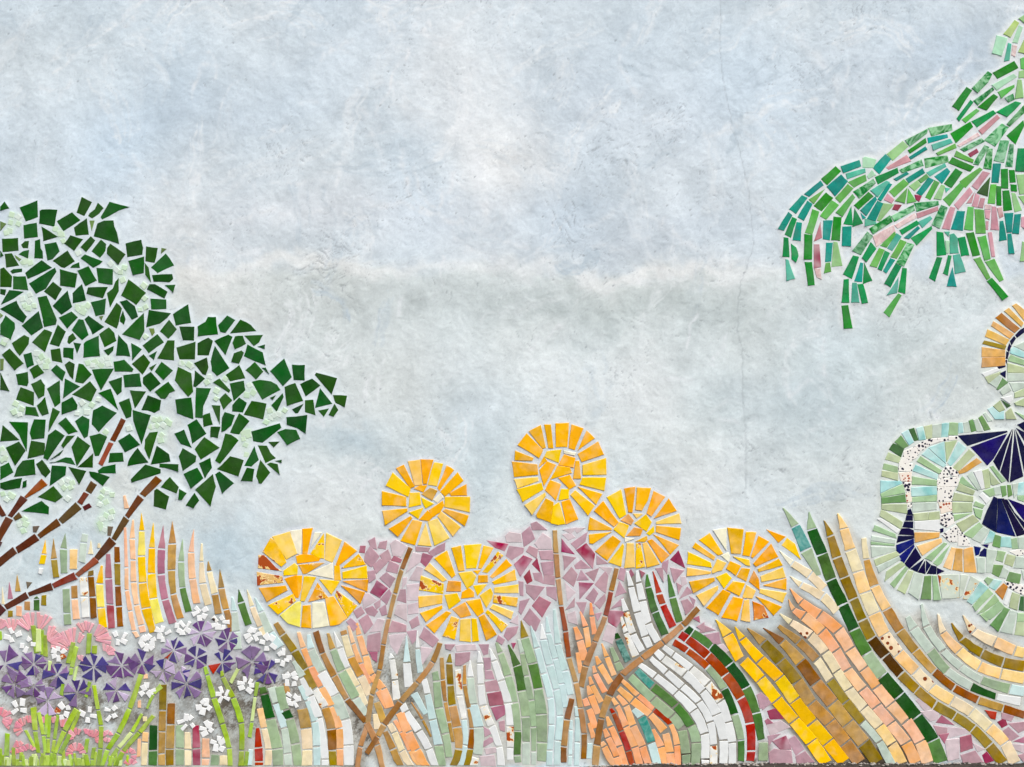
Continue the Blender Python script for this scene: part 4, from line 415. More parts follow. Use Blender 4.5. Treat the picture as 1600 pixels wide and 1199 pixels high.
def tile(parent, pts, mat, zone, lift=0.0, name='tile', wavy=0.35, bev=0.55):
    """one tile: an outline in picture units on the wall plane, extruded, its rim rounded, set a little unevenly"""
    pts = [(float(a), float(b)) for a, b in pts]
    area = 0.5 * sum(pts[i][0] * pts[(i + 1) % len(pts)][1] - pts[(i + 1) % len(pts)][0] * pts[i][1] for i in range(len(pts)))
    if abs(area) < 4: return None
    if area > 0: pts = pts[::-1]          # counter-clockwise seen from the front (py points down)
    g_ = GROW.get(zone, 0.3)
    if g_ and name == 'tile':             # the glaze reaches a little under the grout's edge: outline offset outwards
        m_ = len(pts); off = []
        for i in range(m_):
            (xa, ya), (x, y), (xb, yb) = pts[i - 1], pts[i], pts[(i + 1) % m_]
            l1 = math.hypot(x - xa, y - ya) or 1; l2 = math.hypot(xb - x, yb - y) or 1
            n1 = ((ya - y) / l1, (x - xa) / l1); n2 = ((y - yb) / l2, (xb - x) / l2)
            sx, sy = n1[0] + n2[0], n1[1] + n2[1]; q_ = max(sx * sx + sy * sy, .9)
            off.append((x + 2 * g_ * sx / q_, y + 2 * g_ * sy / q_))
        pts = off
    GROUT.setdefault(zone, []).append(pts)
    big = abs(area) > 160
    q = []
    for i, (x, y) in enumerate(pts):
        x2, y2 = pts[(i + 1) % len(pts)]
        q.append((x, y))
        L_ = math.hypot(x2 - x, y2 - y)
        if big and L_ > 11 and len(pts) < 9:
            t = random.uniform(0.35, 0.65); j = random.gauss(0, wavy * 0.8)
            q.append((x + (x2 - x) * t + (y2 - y) / L_ * j, y + (y2 - y) * t - (x2 - x) / L_ * j))
    n = len(q); cx = sum(a for a, b in q) / n; cy = sum(b for a, b in q) / n
    size = math.sqrt(abs(area)); b_ = min(bev, size * 0.07)
    rise = 0.0029 + lift + random.uniform(-0.0004, 0.0004)
    ax, az = random.gauss(0, 0.006), random.gauss(0, 0.006)
    def P3(x, y, h): 
        lx, lz = (x - cx) * S, -(y - cy) * S
        return (lx, -(h + ax * lx + az * lz), lz)
    ins = []
    for i in range(n):                    # rim inset: pulled along the two edge normals
        x, y = q[i]; xa, ya = q[i - 1]; xb, yb = q[(i + 1) % n]
        d1 = (x - xa, y - ya); d2 = (xb - x, yb - y)
        l1 = math.hypot(*d1) or 1; l2 = math.hypot(*d2) or 1
        nx = (d1[1] / l1 + d2[1] / l2); ny = -(d1[0] / l1 + d2[0] / l2)
        l = math.hypot(nx, ny) or 1
        nx, ny = nx / l, ny / l
        c = nx * (cx - x) + ny * (cy - y)
        if c < 0: nx, ny = -nx, -ny
        k = b_ * min(2.0, 2 / max(l, 0.8))
        ins.append((x + nx * k, y + ny * k))
    vs_ = [P3(x, y, -0.004) for x, y in q] + [P3(x, y, rise - b_ * S * 0.7) for x, y in q] + [P3(x, y, rise) for x, y in ins]
    fs = [tuple(2 * n + i for i in range(n))]
    for i in range(n):
        j = (i + 1) % n
        fs.append((i, j, n + j, n + i)); fs.append((n + i, n + j, 2 * n + j, 2 * n + i))
    me = bpy.data.meshes.new(name); me.from_pydata(vs_, [], fs); me.materials.append(mat)
    o = bpy.data.objects.new(name, me); C.objects.link(o); o.parent = parent
    o.location = Vector((X(cx), 0, Z(cy))) - wloc(parent)
    return o
def outlines(x0, y0, sc, text, letter=True):
    for t in text.replace('\n', '').split(';'):
        w = t.split()
        if not w: continue
        k = w.pop(0) if letter else None
        v = [float(a) for a in w]
        yield k, [(x0 + v[i] / sc, y0 + v[i + 1] / sc) for i in range(0, len(v) - 1, 2)]
def strand_tiles(nodes, cols):
    """nodes (x, y, w) and the colour between each pair -> curved four to six sided tile outlines"""
    n = len(nodes); tang = []
    for i in range(n):
        a, b = nodes[max(i - 1, 0)], nodes[min(i + 1, n - 1)]
        dx, dy = b[0] - a[0], b[1] - a[1]; l = math.hypot(dx, dy) or 1; tang.append((dx / l, dy / l))
    for i in range(n - 1):
        if cols[i] == '-': continue
        (xa, ya, wa), (xb, yb, wb) = nodes[i], nodes[i + 1]
        L_ = math.hypot(xb - xa, yb - ya)
        if L_ < 2: continue
        g = min(random.uniform(0.95, 1.45), L_ * 0.09) / L_
        secs = []
        ts = (g, 0.5, 1 - g) if L_ > 14 else (g, 1 - g)
        for t in ts:
            h1, h2, h3, h4 = 2*t**3 - 3*t**2 + 1, t**3 - 2*t**2 + t, -2*t**3 + 3*t**2, t**3 - t**2
            x = h1 * xa + h2 * tang[i][0] * L_ + h3 * xb + h4 * tang[i+1][0] * L_
            y = h1 * ya + h2 * tang[i][1] * L_ + h3 * yb + h4 * tang[i+1][1] * L_
            tx = tang[i][0] * (1 - t) + tang[i+1][0] * t; ty = tang[i][1] * (1 - t) + tang[i+1][1] * t
            l = math.hypot(tx, ty) or 1; w = (wa + (wb - wa) * t) * 0.5 * random.uniform(0.96, 1.03)
            sk = random.gauss(0, 0.35)
            secs.append(((x - ty / l * w + tx * sk, y + tx / l * w + ty * sk), (x + ty / l * w - tx * sk, y - tx / l * w - ty * sk)))
        pts = [s[0] for s in secs] + [s[1] for s in reversed(secs)]
        out = []
        for p in pts:                      # a pointed tip collapses to one corner
            if not out or math.hypot(p[0] - out[-1][0], p[1] - out[-1][1]) > 1.2: out.append(p)
        if math.hypot(out[0][0] - out[-1][0], out[0][1] - out[-1][1]) < 1.2: out.pop()
        if len(out) >= 3: yield cols[i], out
def parse_strands(x0, y0, sc, text):
    for t in text.replace('\n', '').split(';'):
        w = t.split()
        if len(w) < 7: continue
        nodes, cols, i = [], [], 0
        while i < len(w):
            nodes.append((x0 + float(w[i]) / sc, y0 + float(w[i + 1]) / sc, float(w[i + 2]) / sc)); i += 3
            if i < len(w): cols.append(w[i]); i += 1
        yield nodes, cols
# ---------------------------------------------------------------- the tree
T5 = 1600 / 300
tree = thing('tree_mosaic', 90, 930, 'spreading tree of broken dark green leaf tiles on thin brown tiled branches', 'tree mosaic')
for x0, y0, txt in TREE_LEAVES:
    for _, pts in outlines(x0, y0, T5, txt, False):
        a = 0.5 * abs(sum(pts[i][0] * pts[(i+1) % len(pts)][1] - pts[(i+1) % len(pts)][0] * pts[i][1] for i in range(len(pts))))
        tile(tree, pts, Mt('leaf', 'h' if a < 90 and random.random() < .35 else 'f'), 'tree')
bk = part_empty('branch', tree)
for lst, sc in ((TREE_BRANCH, T5), (TREE_BRANCH2, 1600 / 240)):
    for x0, y0, txt in lst:
        for k, pts in outlines(x0, y0, sc, txt): tile(bk, pts, Mt('bark', k), 'tree', 0.0006, wavy=0.5)
for x0, y0, txt in TREE_CHIPS:
    v = [float(a) for a in txt.split()]
    for i in range(0, len(v), 2):
        cx, cy = x0 + v[i] / T5, y0 + v[i + 1] / T5; r = random.uniform(5.2, 6.6); a0 = random.uniform(0, 1.57); n = 4
        tile(tree, [(cx + r * random.uniform(.85, 1.1) * math.cos(a0 + 6.283 * j / n), cy + r * random.uniform(.85, 1.1) * math.sin(a0 + 6.283 * j / n)) for j in range(n)], Mt('chip', random.choice('ccw')), 'chips', -0.0003, name='chip_tile')
# ---------------------------------------------------------------- grass clumps: clump > blade > tile
GR = 'grass clumps of tiled blades along the foot of the mural'
def clump(specs, label, zone='grass', lift=0.0, name='grass_clump_mosaic'):
    strands = [s for sp in specs for s in parse_strands(sp[0], sp[1], sp[2], sp[3])]
    xs = [n[0] for st in strands for n in st[0]]; ys = [n[1] for st in strands for n in st[0]]
    t = thing(name, sum(xs) / len(xs), min(1195, max(ys)), label, 'grass mosaic', GR)
    for nodes, cols in strands:
        b = part_empty('blade', t)
        for k, pts in strand_tiles(nodes, cols):
            if max(p[1] for p in pts) > 1197: pts = [(x, min(y, 1197 - random.random())) for x, y in pts]
            if k == 'W' and random.random() < .15: k = 'w'
            tile(b, pts, Mt('grass', k), zone, lift + random.uniform(0, .0003))
    return t
clump([B_LEFT], 'thin grass blades of mixed tiles behind the lowest tree branch', 'pale')
clump([B_LEFT2], 'tall pointed yellow, mauve, tan and green blades standing right of the tree branches', 'pale')
clump([B_LOW], 'short upright tan, olive and red blades below the purple and white flowers', 'grey')
clump([B_MID3], 'curving white, tan and orange blades below the chipped yellow flower', 'grey')
clump([B_MID3W], 'four loose white and pale blue blades between two leaning brown stems', 'dirt')
clump([B_MID4], 'narrow white and ochre blades under the low middle yellow flower', 'grey')
clump([B_MID4G], 'broad sage green blades standing right of the narrow white blades', 'grey')
clump([B_MID4C], 'pale ice blue blades on the left of the tallest flower stem', 'pale')
clump([B_FANG], 'sage and moss green band bending round the outside of the orange fan', 'dark')
clump([B_FANW], 'broad white band bending down to the right like a waterfall', 'dark')
clump([B_FAN], 'fan of apricot orange blades crossed by brown flower stems', 'dark')
clump([B_FANR], 'red blade between two green blades curving over the white band', 'pale')
clump([B_R7Y], 'two bright yellow blades sweeping down below the rightmost yellow flower', 'dark')
clump([B_R7T], 'wide tan and ochre band sweeping down beside the two yellow blades', 'dark')
clump([B_R7E], 'cream blade with a brown spotted tile between tan and orange bands', 'dark')
clump([B_R7P], 'pair of peach and orange blades sweeping down to the bottom edge', 'dark')
clump([B_R9C], 'two short cream blades right behind the rightmost yellow flower', 'pale')
clump([B_R9G], 'long dark green blade with a teal topped short blade beside it', 'pale')
clump([B_R9E], 'olive, cream and tan blades sweeping down to the bottom right corner', 'grey')
clump([B_R8], 'cream, olive and pale sage blades bending right below the butterfly', 'grey')
yt = thing('leaf_mosaic', 1222, 850, 'pointed orange yellow leaf of two tiles touching the rightmost flower', 'leaf mosaic')
for k, pts in outlines(YELLOW_TIP[0], YELLOW_TIP[1], 8, YELLOW_TIP[2]): tile(yt, pts, Mt('flower', k), 'pale')
sg = thing('tile_mosaic', 1193, 1180, 'single pale sage tile standing at the bottom left of the two yellow blades', 'tile')
x0, y0, t_ = B_SINGLE[0]
for k, pts in outlines(x0, y0, 5, t_): tile(sg, pts, Mt('grass', k), 'dark')
sg = thing('tile_mosaic', 1548, 1117, 'single rounded red ochre tile beside mauve tiles near the right corner', 'tile')
x0, y0, t_ = B_SINGLE[1]
for k, pts in outlines(x0, y0, 5, t_): tile(sg, pts, Mt('grass', k), 'dark')
# ---------------------------------------------------------------- mauve ground of broken tiles
def patch(lst, label, px, py, sets='mauve', sc=5, zone='mauve', name='bush_mosaic', cat='bush mosaic', lift=-0.0006):
    t = thing(name, px, py, label, cat)
    for a in lst:
        x0, y0 = a[0], a[1]; s_, txt = (a[2], a[3]) if len(a) == 4 else (sc, a[2])
        for k, pts in outlines(x0, y0, s_, txt): tile(t, pts, Mt(sets, k), zone, lift + random.uniform(0, .0004))
    return t
patch(MAUVE, 'dusty pink bush of broken tiles behind the yellow flowers', 760, 1000)
patch(MAUVE2[:1], 'pink broken tiles between the red and the yellow blades', 1220, 1190)
patch(MAUVE2[1:], 'pink and crimson broken tiles under the olive blade at bottom right', 1520, 1190)
# ---------------------------------------------------------------- six yellow flowers: flower > head > tile, flower > stem > tile
FL = ['yellow flower with rusty chipped tiles, leftmost of the six', 'yellow flower high on a long straight stem left of the tallest', 'yellow flower lowest in the middle, on the pink bush',
      'tallest yellow flower, oval, of deep amber tiles', 'yellow flower just right of and touching the tallest one', 'rightmost yellow flower, beside an orange pointed leaf']
for i, (x0, y0, txt) in enumerate(FLOWERS):
    o_ = list(outlines(x0, y0, 8.0, txt))
    t = thing('flower_mosaic', x0 + 90, y0 + 90, FL[i], 'flower mosaic', 'round yellow flowers on brown stems')
    h = part_empty('flower_head', t)
    for k, pts in o_: tile(h, pts, Mt('flower', k), 'flower', 0.0008)
    st = part_empty('stem', t)
    srcs = [STEMS[i]] + ([STEM_FORK] if i == 3 else [])
    for a, b, tx in srcs:
        for nodes, cols in parse_strands(a, b, 5, tx):
            for k, pts in strand_tiles([(x, y, w * .86) for x, y, w in nodes], cols): tile(st, pts, Mt('stem', k), 'grey', 0.0012)
# ---------------------------------------------------------------- willow branch and butterfly
patch(WILLOW, 'drooping willow bough of emerald, teal and pink tiles at the top right', 1560, 120, 'willow', 1, 'willow', 'willow_mosaic', 'willow mosaic', 0)
patch(BUTTERFLY, 'butterfly with navy fan shapes and sage green ringed wings at the right edge', 1560, 800, 'fly', 1, 'fly', 'butterfly_mosaic', 'butterfly mosaic', 0)
# ---------------------------------------------------------------- lime leaf tufts
def lime(specs, label, px, py):
    t = thing('leaf_tuft_mosaic', px, py, label, 'leaf mosaic', 'lime green leaf tufts')
    for x0, y0, sc, rows in specs:
        for r in rows:
            v = [float(a) for a in r.split()]
            nodes = [(x0 + v[i] / sc, y0 + v[i + 1] / sc, v[i + 2] / sc) for i in range(0, len(v) - 2, 3)]
            b = part_empty('blade', t)
            for k, pts in strand_tiles(nodes, ['l'] * (len(nodes) - 1)):
                tile(b, [(x, min(y, 1197)) for x, y in pts], Mt('lime', 'l' if random.random() < .82 else 'y'), 'dirt', 0.0006 + random.uniform(0, .0006))
r0 = [r for r in LIME[0][3].replace('\n', '').split(';') if r.strip()]
lo = [r for r in r0 if float(r.split()[0]) < 870 and float(r.split()[1]) > 500]; hi = [r for r in r0 if r not in lo]
for i in range(46):                                                        # the dense foot of the tuft
    bx = random.uniform(-5, 1330) if i % 3 else random.uniform(200, 700); by = random.uniform(1010, 1120) + max(0, bx - 900) * .1
    lo.append('%.0f %.0f %.0f %.0f 1215 %.0f' % (bx, by, random.uniform(18, 34), bx + random.uniform(-30, 30), random.uniform(24, 40)))
lime([(0, 1019, 6.6667, lo)], 'bushy lime green tuft of narrow strips fanning up from the bottom left corner', 70, 1197)
lime([(0, 1019, 6.6667, hi)], 'long lime strips leaning right between pink and white flowers', 190, 1197)
lime([(0, 900, 6.6667, [r for r in LIME[1][3].replace('\n', '').split(';') if r.strip()])], 'short lime strips between the pink flowers and above the purple ones', 90, 1020)
lime([(220, 1019, 6.6667, [r for r in LIME[2][3].replace('\n', '').split(';') if r.strip()])], 'tall lime stems rising through the dark stained plaster to the purple flowers', 360, 1197)
# ---------------------------------------------------------------- small flowers
PL = ['large mauve pinwheel flower at the left edge under a white flower', 'purple pinwheel flower under the upper left lime strips', 'purple pinwheel flower with a short lime strip at its upper left', 'indigo pinwheel flower between lime strips, the most complete on the left',
      'violet pinwheel flower right of the indigo one with a magenta top petal', 'small violet blue pinwheel flower above the peach square tile', 'dull mauve pinwheel flower low at the left edge', 'dull lilac pinwheel flower above two white flowers',
      'pale lilac pinwheel flower right above the bottom left lime tuft', 'blue violet pinwheel flower right of the pale lilac one', 'lilac and violet pinwheel flower left of a long leaning lime strip',
      'lilac pinwheel flower highest of all, under a white flower', 'violet pinwheel flower just right of the highest lilac one', 'indigo pinwheel flower with a thin red petal', 'deep indigo pinwheel flower on top of a tall lime stem', 'indigo pinwheel flower with one red petal',
      'largest light lilac pinwheel flower, beside white flowers on its right', 'rightmost dark indigo pinwheel flower above green blades', 'pale mauve pinwheel flower with one navy petal', 'indigo and violet pinwheel flower over a leaning lime strip', 'two pale lilac petals above the indigo and violet flower']
pi_ = 0
for x0, y0, sc, txt in PURPLE:
    for e in txt.split(';'):
        cx, cy, r, cs = e.split(); cx = x0 + float(cx) / sc; cy = y0 + float(cy) / sc; r = float(r) / sc
        t = thing('pinwheel_flower_mosaic', cx, cy, PL[pi_], 'flower mosaic', 'purple pinwheel flowers')
        n = 2 if len(cs) == 2 else random.choice((6, 7, 7, 8)); a0 = random.uniform(0, 6.28)
        for j in range(n):
            a = a0 + 6.283 * (j + random.uniform(-.2, .2)) / max(n, 6); w = 6.283 / max(n, 6) * random.uniform(.30, .45)
            if n > 5 and j != 3 and random.random() < .07: continue
            if pi_ == 13 and j == 3: w *= .45
            ro, ro2 = r * random.uniform(.72, 1.08), r * random.uniform(.72, 1.08); rm = min(ro, ro2) * random.uniform(.92, 1.05)
            k = cs[j % len(cs)]
            m_ = Mt('grass', 'R') if (pi_ in (13, 15) and j == 3) else Mt('purple', k)
            tile(t, [(cx + r * .10 * math.cos(a), cy - r * .10 * math.sin(a)), (cx + ro * math.cos(a - w), cy - ro * math.sin(a - w)), (cx + rm * math.cos(a), cy - rm * math.sin(a)), (cx + ro2 * math.cos(a + w), cy - ro2 * math.sin(a + w))], m_, 'purple', 0.0003 + random.uniform(0, .0006), name='petal')
        pi_ += 1
WL = ['white flower at the left edge just under the pink petals', 'white flower right below the lime strips of the upper left', 'white flower with a rusty spot under pink petals', 'white flower just under the foot of the crimson blade', 'white flower beneath the peach blades',
      'white flower lowest on the left, above coral petals', 'white flower with a rusty chipped petal above the lime tuft', 'white flower right of the chipped one, low among dark stains', 'white flower below the lilac flower left of a long lime strip', 'white flower beside the peach square tile',
      'white flower above the highest lilac pinwheel', 'white flower with one dark spotted petal, right of the highest one', 'white flower under the lemon blade', 'white flower below the peach blades, second from the left of the upper row', 'white flower above the small violet blue pinwheel',
      'white flower right above the largest lilac pinwheel', 'white flower at the upper right of the largest lilac pinwheel', 'white flower above the rightmost indigo pinwheel', 'white flower at the far right beside the orange tan tile', 'white flower left of the leaning lime strip and ochre blade',
      'white flower left of the rightmost indigo pinwheel', 'white flower between two tall lime stems', 'white flower alone on dark plaster left of the tall stems', 'white flower above the moss green and cream short blades', 'white flower above the apricot short blade', 'lowest white flower, left foot of the tall lime stem', 'white flower under the orange tan tile at the far right']
wi = 0
for x0, y0, sc, txt in WHITE:
    v = [float(a) for a in txt.split()]
    for i in range(0, len(v), 2):
        cx, cy = x0 + v[i] / sc, y0 + v[i + 1] / sc
        t = thing('white_flower_mosaic', cx, cy, WL[wi], 'flower mosaic', 'small white flowers'); wi += 1
        a0 = random.uniform(0, 6.28); n = random.choice((4, 5, 5, 5, 6))
        for j in range(n):
            R_ = random.uniform(6.2, 10.6); a = a0 + 6.283 * (j + random.uniform(-.24, .24)) / n; px, py = cx + R_ * math.cos(a), cy + R_ * math.sin(a)
            s1, s2 = random.uniform(3.4, 6.0), random.uniform(3.0, 5.2); b = a + random.uniform(-.6, .6)
            tile(t, [(px + s1 * ca * math.cos(b) - s2 * sa * math.sin(b), py + s1 * ca * math.sin(b) + s2 * sa * math.cos(b)) for ca, sa in ((-1, -random.uniform(.5, 1)), (1, -random.uniform(.8, 1.1)), (1, random.uniform(.8, 1.1)), (-1, random.uniform(.5, 1)))], Mt('white', 'r' if (j == 0 and wi in (3, 7)) else 's' if (j == 0 and wi == 12) else 'w'), 'whiteg', 0.0006 + random.uniform(0, .0004), name='petal')
PKL = ['pink petals at the left edge under the tree branch', 'four pink petals above the first white flower', 'fan of pink petals left of the upper lime strips', 'fan of pink petals right above the upper lime strips', 'fan of pink petals right of the upper lime strips', 'wide fan of pink petals left of the slanting lime pair', 'two pink petals above the slanting lime pair',
       'fan of pink petals under the yellow blade foot', 'pink petals right of the short lime pair, beside the largest white flower', 'pink petals fanning up above the violet pinwheel with the magenta petal', 'small pink petals above the indigo pinwheel', 'coral fan at the lower left edge', 'coral petals beside the lower left white flower', 'coral fan left of the lime tuft', 'coral petals under the lime tuft left side',
       'coral petals beside the thickest lime strip', 'two coral petals between lime strips', 'two coral petals left of the chipped white flower', 'coral petals below the chipped white flower', 'coral fan right of the lime tuft', 'small coral petals in the middle of the dark stain', 'small coral fan just left of the straight lime strip', 'coral round petals left of the long lime strip', 'deep coral fan at the foot of the lime tuft',
       'coral petals low at the left of the tuft', 'coral petals low between two lime strips', 'coral petals under the long leaning lime strip', 'lowest coral petals right of the lime strips']
ki = 0
for x0, y0, sc, txt in PINK:
    for e in txt.replace('\n', '').split(';'):
        cx, cy, ri, ro, a0, a1, n = [float(q) for q in e.split()]; n = int(n)
        cx, cy, ri, ro = x0 + cx / sc, y0 + cy / sc, ri / sc, ro / sc
        t = thing('pink_flower_mosaic', cx, cy, PKL[ki], 'flower mosaic', 'pink flowers of narrow petals')
        for j in range(n):
            a = math.radians(a0 + (a1 - a0) * (j + .5 + random.uniform(-.12, .12)) / n); w = math.radians(abs(a1 - a0)) / n * .40
            wi_, wo = max(1.2, min(3.2, ri * w)), max(2.2, min(4.6, ro * w)); r1, r2 = ri * random.uniform(.8, 1.3), ro * random.uniform(.85, 1.08)
            c_, s_ = math.cos(a), -math.sin(a)
            tile(t, [(cx + r1 * c_ - wi_ * s_, cy + r1 * s_ + wi_ * c_), (cx + r2 * c_ - wo * s_, cy + r2 * s_ + wo * c_), (cx + r2 * c_ + wo * s_, cy + r2 * s_ - wo * c_), (cx + r1 * c_ + wi_ * s_, cy + r1 * s_ - wi_ * c_)], Mt('pink', 'p' if y0 == 900 or random.random() < .35 else 'r'), 'pinkg', random.uniform(0, .0006), name='petal')
        ki += 1
# ---------------------------------------------------------------- the plastered wall: a fine relief grid with trowel strokes, paint and grout
STEP = 1.72
gx = np.arange(-150, 1751, STEP); gy = np.arange(-130, 1201.5, STEP)
W_, H_ = len(gx), len(gy)
PX, PY = np.meshgrid(gx, gy)
def blur(a, r):
    """three box blurs of radius r cells"""
    r = int(max(1, r))
    for _ in range(3):
        for ax_ in (0, 1):
            p = np.pad(a, [(r + 1, r) if k == ax_ else (0, 0) for k in (0, 1)], mode='edge'); c = np.cumsum(p, axis=ax_)
            a = (np.take(c, range(2 * r + 1, c.shape[ax_]), axis=ax_) - np.take(c, range(0, c.shape[ax_] - 2 * r - 1), axis=ax_)) / (2 * r + 1)
    return a
def nz(r):
    a = blur(rng.standard_normal((H_, W_)), r); return (a - a.mean()) / a.std()
def lic(src, th, steps, stretch=1.0):
    """smear a noise field along a direction field: brush and trowel marks"""
    acc = src.copy(); 
    for sgn in (1, -1):
        yy, xx = np.mgrid[0:H_, 0:W_].astype(np.float32)
        for k in range(steps):
            iy = np.clip(yy, 0, H_ - 1).astype(np.int32); ix = np.clip(xx, 0, W_ - 1).astype(np.int32)
            t = th[iy, ix]; xx = xx + sgn * stretch * np.cos(t); yy = yy + sgn * stretch * np.sin(t)
            acc += src[np.clip(yy, 0, H_ - 1).astype(np.int32), np.clip(xx, 0, W_ - 1).astype(np.int32)]
    acc -= acc.mean(); return acc / acc.std()
th_big = nz(40) * 0.9 + nz(14) * 0.5 + 0.15
cell = nz(7); th_patch = np.where(cell > 0.35, 0.95, np.where(cell < -0.5, -0.8, 0.1)) + nz(5) * 0.8   # trowel passes change direction from patch to patch
def warped(r, wr, amt):
    """cloudy paint with torn, wispy edges: noise read through a second noise"""
    a = nz(r); yy, xx = np.mgrid[0:H_, 0:W_]; u, v = nz(wr) * amt + nz(2) * amt * .12, nz(wr) * amt + nz(2) * amt * .12
    return a[np.clip(yy + v, 0, H_ - 1).astype(int), np.clip(xx + u, 0, W_ - 1).astype(int)]
fine = lic(rng.standard_normal((H_, W_)), th_patch, 2)
mid_ = lic(nz(1), th_patch, 3, 1.2)
rough = 0.6 * nz(1) + 0.5 * nz(2) + 0.45 * nz(4); rough /= rough.std()
grain = rng.standard_normal((H_, W_)); patchy = nz(30)
cloud = 0.55 * warped(20, 12, 14) + 0.6 * warped(9, 7, 10) + 0.34 * warped(4, 4, 6) + 0.25 * warped(2, 3, 3)
sp = (rng.random((H_, W_)) > 0.9985).astype(float) * rng.random((H_, W_)) * np.clip(nz(14) + .4, 0, 2)
pits = np.clip(lic(sp, th_patch + .4, 1, 1.0) * 0.10 - 0.3, 0, 1.0)          # small gouges, more of them in places
scr = np.clip(lic(rng.standard_normal((H_, W_)), th_patch + 0.25, 4) - 2.0 + 0.6 * nz(16), 0, 1.5)   # short scratches
# paint, as regions of colour over one another with drifting edges
wx, wy = PX + 16 * nz(22) + 5 * nz(6) + 3 * mid_, PY + 13 * nz(22) + 5 * nz(6) + 3 * mid_
def s2(a, b, v): t = np.clip((v - a) / (b - a), 0, 1); return t * t * (3 - 2 * t)
col = np.empty((H_, W_, 3)); lower = s2(414, 434, PY + 9 * nz(20) + 5 * nz(5))[..., None]
col[:] = np.array((206, 217, 226)) * (1 - lower) + np.array((211, 219, 221)) * lower
def splat(cx, cy, rx, ry, rgb, k):
    g = np.exp(-(((wx - cx) / rx) ** 2 + ((wy - cy) / ry) ** 2)) * k
    col[:] = col * (1 - g[..., None]) + np.array(rgb) * g[..., None]
for a in SPLATS: splat(*a)
col[:] += np.array((4.0, 5.0, 3.5))
col[:] += (cloud * 5.2 + mid_ * 1.2 + fine * 1.0 + rough * 1.8 + grain * 2.0)[..., None]
tint = nz(28) * 1.6; col[..., 0] -= tint; col[..., 2] += tint
def sweep(pts, wdt, rgb, k):                                             # one pass of a loaded brush, thinning out
    for (xa, ya), (xb, yb) in zip(pts[:-1], pts[1:]):
        m_ = 3 * wdt; i0 = max(0, int((min(xa, xb) - m_ - gx[0]) / STEP)); i1 = max(0, int((max(xa, xb) + m_ - gx[0]) / STEP)); j0 = max(0, int((min(ya, yb) - m_ - gy[0]) / STEP)); j1 = max(0, int((max(ya, yb) + m_ - gy[0]) / STEP))
        xx, yy = bx_[j0:j1, i0:i1], by_[j0:j1, i0:i1]; dx, dy = xb - xa, yb - ya; t = np.clip(((xx - xa) * dx + (yy - ya) * dy) / (dx * dx + dy * dy + 1e-6), 0, 1)
        if xx.size: swp[j0:j1, i0:i1] = np.maximum(swp[j0:j1, i0:i1], np.exp(-((xx - xa - t * dx) ** 2 + (yy - ya - t * dy) ** 2) / wdt ** 2) * k)
def arc(cx, cy, r, a0, a1, n=12): return [(cx + r * math.cos(math.radians(a0 + (a1 - a0) * i / n)), cy + r * math.sin(math.radians(a0 + (a1 - a0) * i / n))) for i in range(n + 1)]
bx_, by_ = PX + 2.5 * nz(3) + 4 * nz(9), PY + 2.5 * nz(3) + 4 * nz(9); brk = np.clip(.55 + .5 * warped(3, 3, 5) + .3 * nz(1), 0, 1.2)
swp = np.zeros((H_, W_))
for a in SWEEPS: sweep(a[0], a[1], None, a[2])
for i in range(150):                                                      # the many faint ones
    x, y = random.uniform(0, 1600), random.uniform(-20, 420) if i < 95 else random.uniform(430, 800); th = random.gauss(-.7, .6); l = random.uniform(20, 80); bend = random.gauss(0, .5); p = [(x, y)]
    for q in range(8): p.append((p[-1][0] + l / 8 * math.cos(th), p[-1][1] + l / 8 * math.sin(th))); th += bend / 8
    sweep(p, random.uniform(1.5, 5), None, random.uniform(.2, .6))
f = np.clip(swp * (.3 + brk) * .8, 0, .9)[..., None]; col[:] = col * (1 - f) + np.array((236, 240, 243)) * f
for tone, count in (((240, 244, 246), 105), ((186, 201, 211), 50)):          # bristle marks: bundles of thin parallel curved lines
    swp = np.zeros((H_, W_))
    for i in range(count):
        x, y = random.uniform(-40, 1600), random.uniform(-20, 430) if random.random() < .75 else random.uniform(430, 800)
        th = random.gauss(-.9, .5) if random.random() < .7 else random.uniform(-1.6, 1.6); l = random.uniform(50, 190); bend = random.gauss(0, 1.1); hw = random.uniform(5, 20); k0 = random.uniform(.25, .8)
        for w in range(random.randint(5, 13)):
            o_ = random.uniform(-hw, hw); t0 = random.uniform(0, .35); t2 = th; p = [(x - o_ * math.sin(th) + t0 * l * math.cos(th), y + o_ * math.cos(th) + t0 * l * math.sin(th))]
            for q in range(8): p.append((p[-1][0] + l / 10 * math.cos(t2), p[-1][1] + l / 10 * math.sin(t2))); t2 += bend / 8
            sweep(p, random.uniform(1.2, 3.4), None, k0 * random.uniform(.3, 1))
    f = np.clip(swp * (.45 + .6 * brk) * 1.0, 0, .9)[..., None]; col[:] = col * (1 - f) + np.array(tone) * f
# grout round the tiles
def raster(polys):
    m = np.zeros((H_, W_), np.float32)
    for pts in polys:
        xs = [p[0] for p in pts]; ys = [p[1] for p in pts]
        i0 = max(0, int((min(xs) - gx[0]) / STEP)); i1 = min(W_, int((max(xs) - gx[0]) / STEP) + 2)
        j0 = max(0, int((min(ys) - gy[0]) / STEP)); j1 = min(H_, int((max(ys) - gy[0]) / STEP) + 2)
        if i1 <= i0 or j1 <= j0: continue
        xx, yy = PX[j0:j1, i0:i1], PY[j0:j1, i0:i1]; ins = np.zeros(xx.shape, bool)
        for k in range(len(pts)):
            (xa, ya), (xb, yb) = pts[k], pts[k - 1]
            if ya == yb: continue
            ins ^= ((ya > yy) != (yb > yy)) & (xx < (xb - xa) * (yy - ya) / (yb - ya) + xa)
        m[j0:j1, i0:i1] = np.maximum(m[j0:j1, i0:i1], ins)
    return m
bed = np.zeros((H_, W_)); allm = np.zeros((H_, W_))
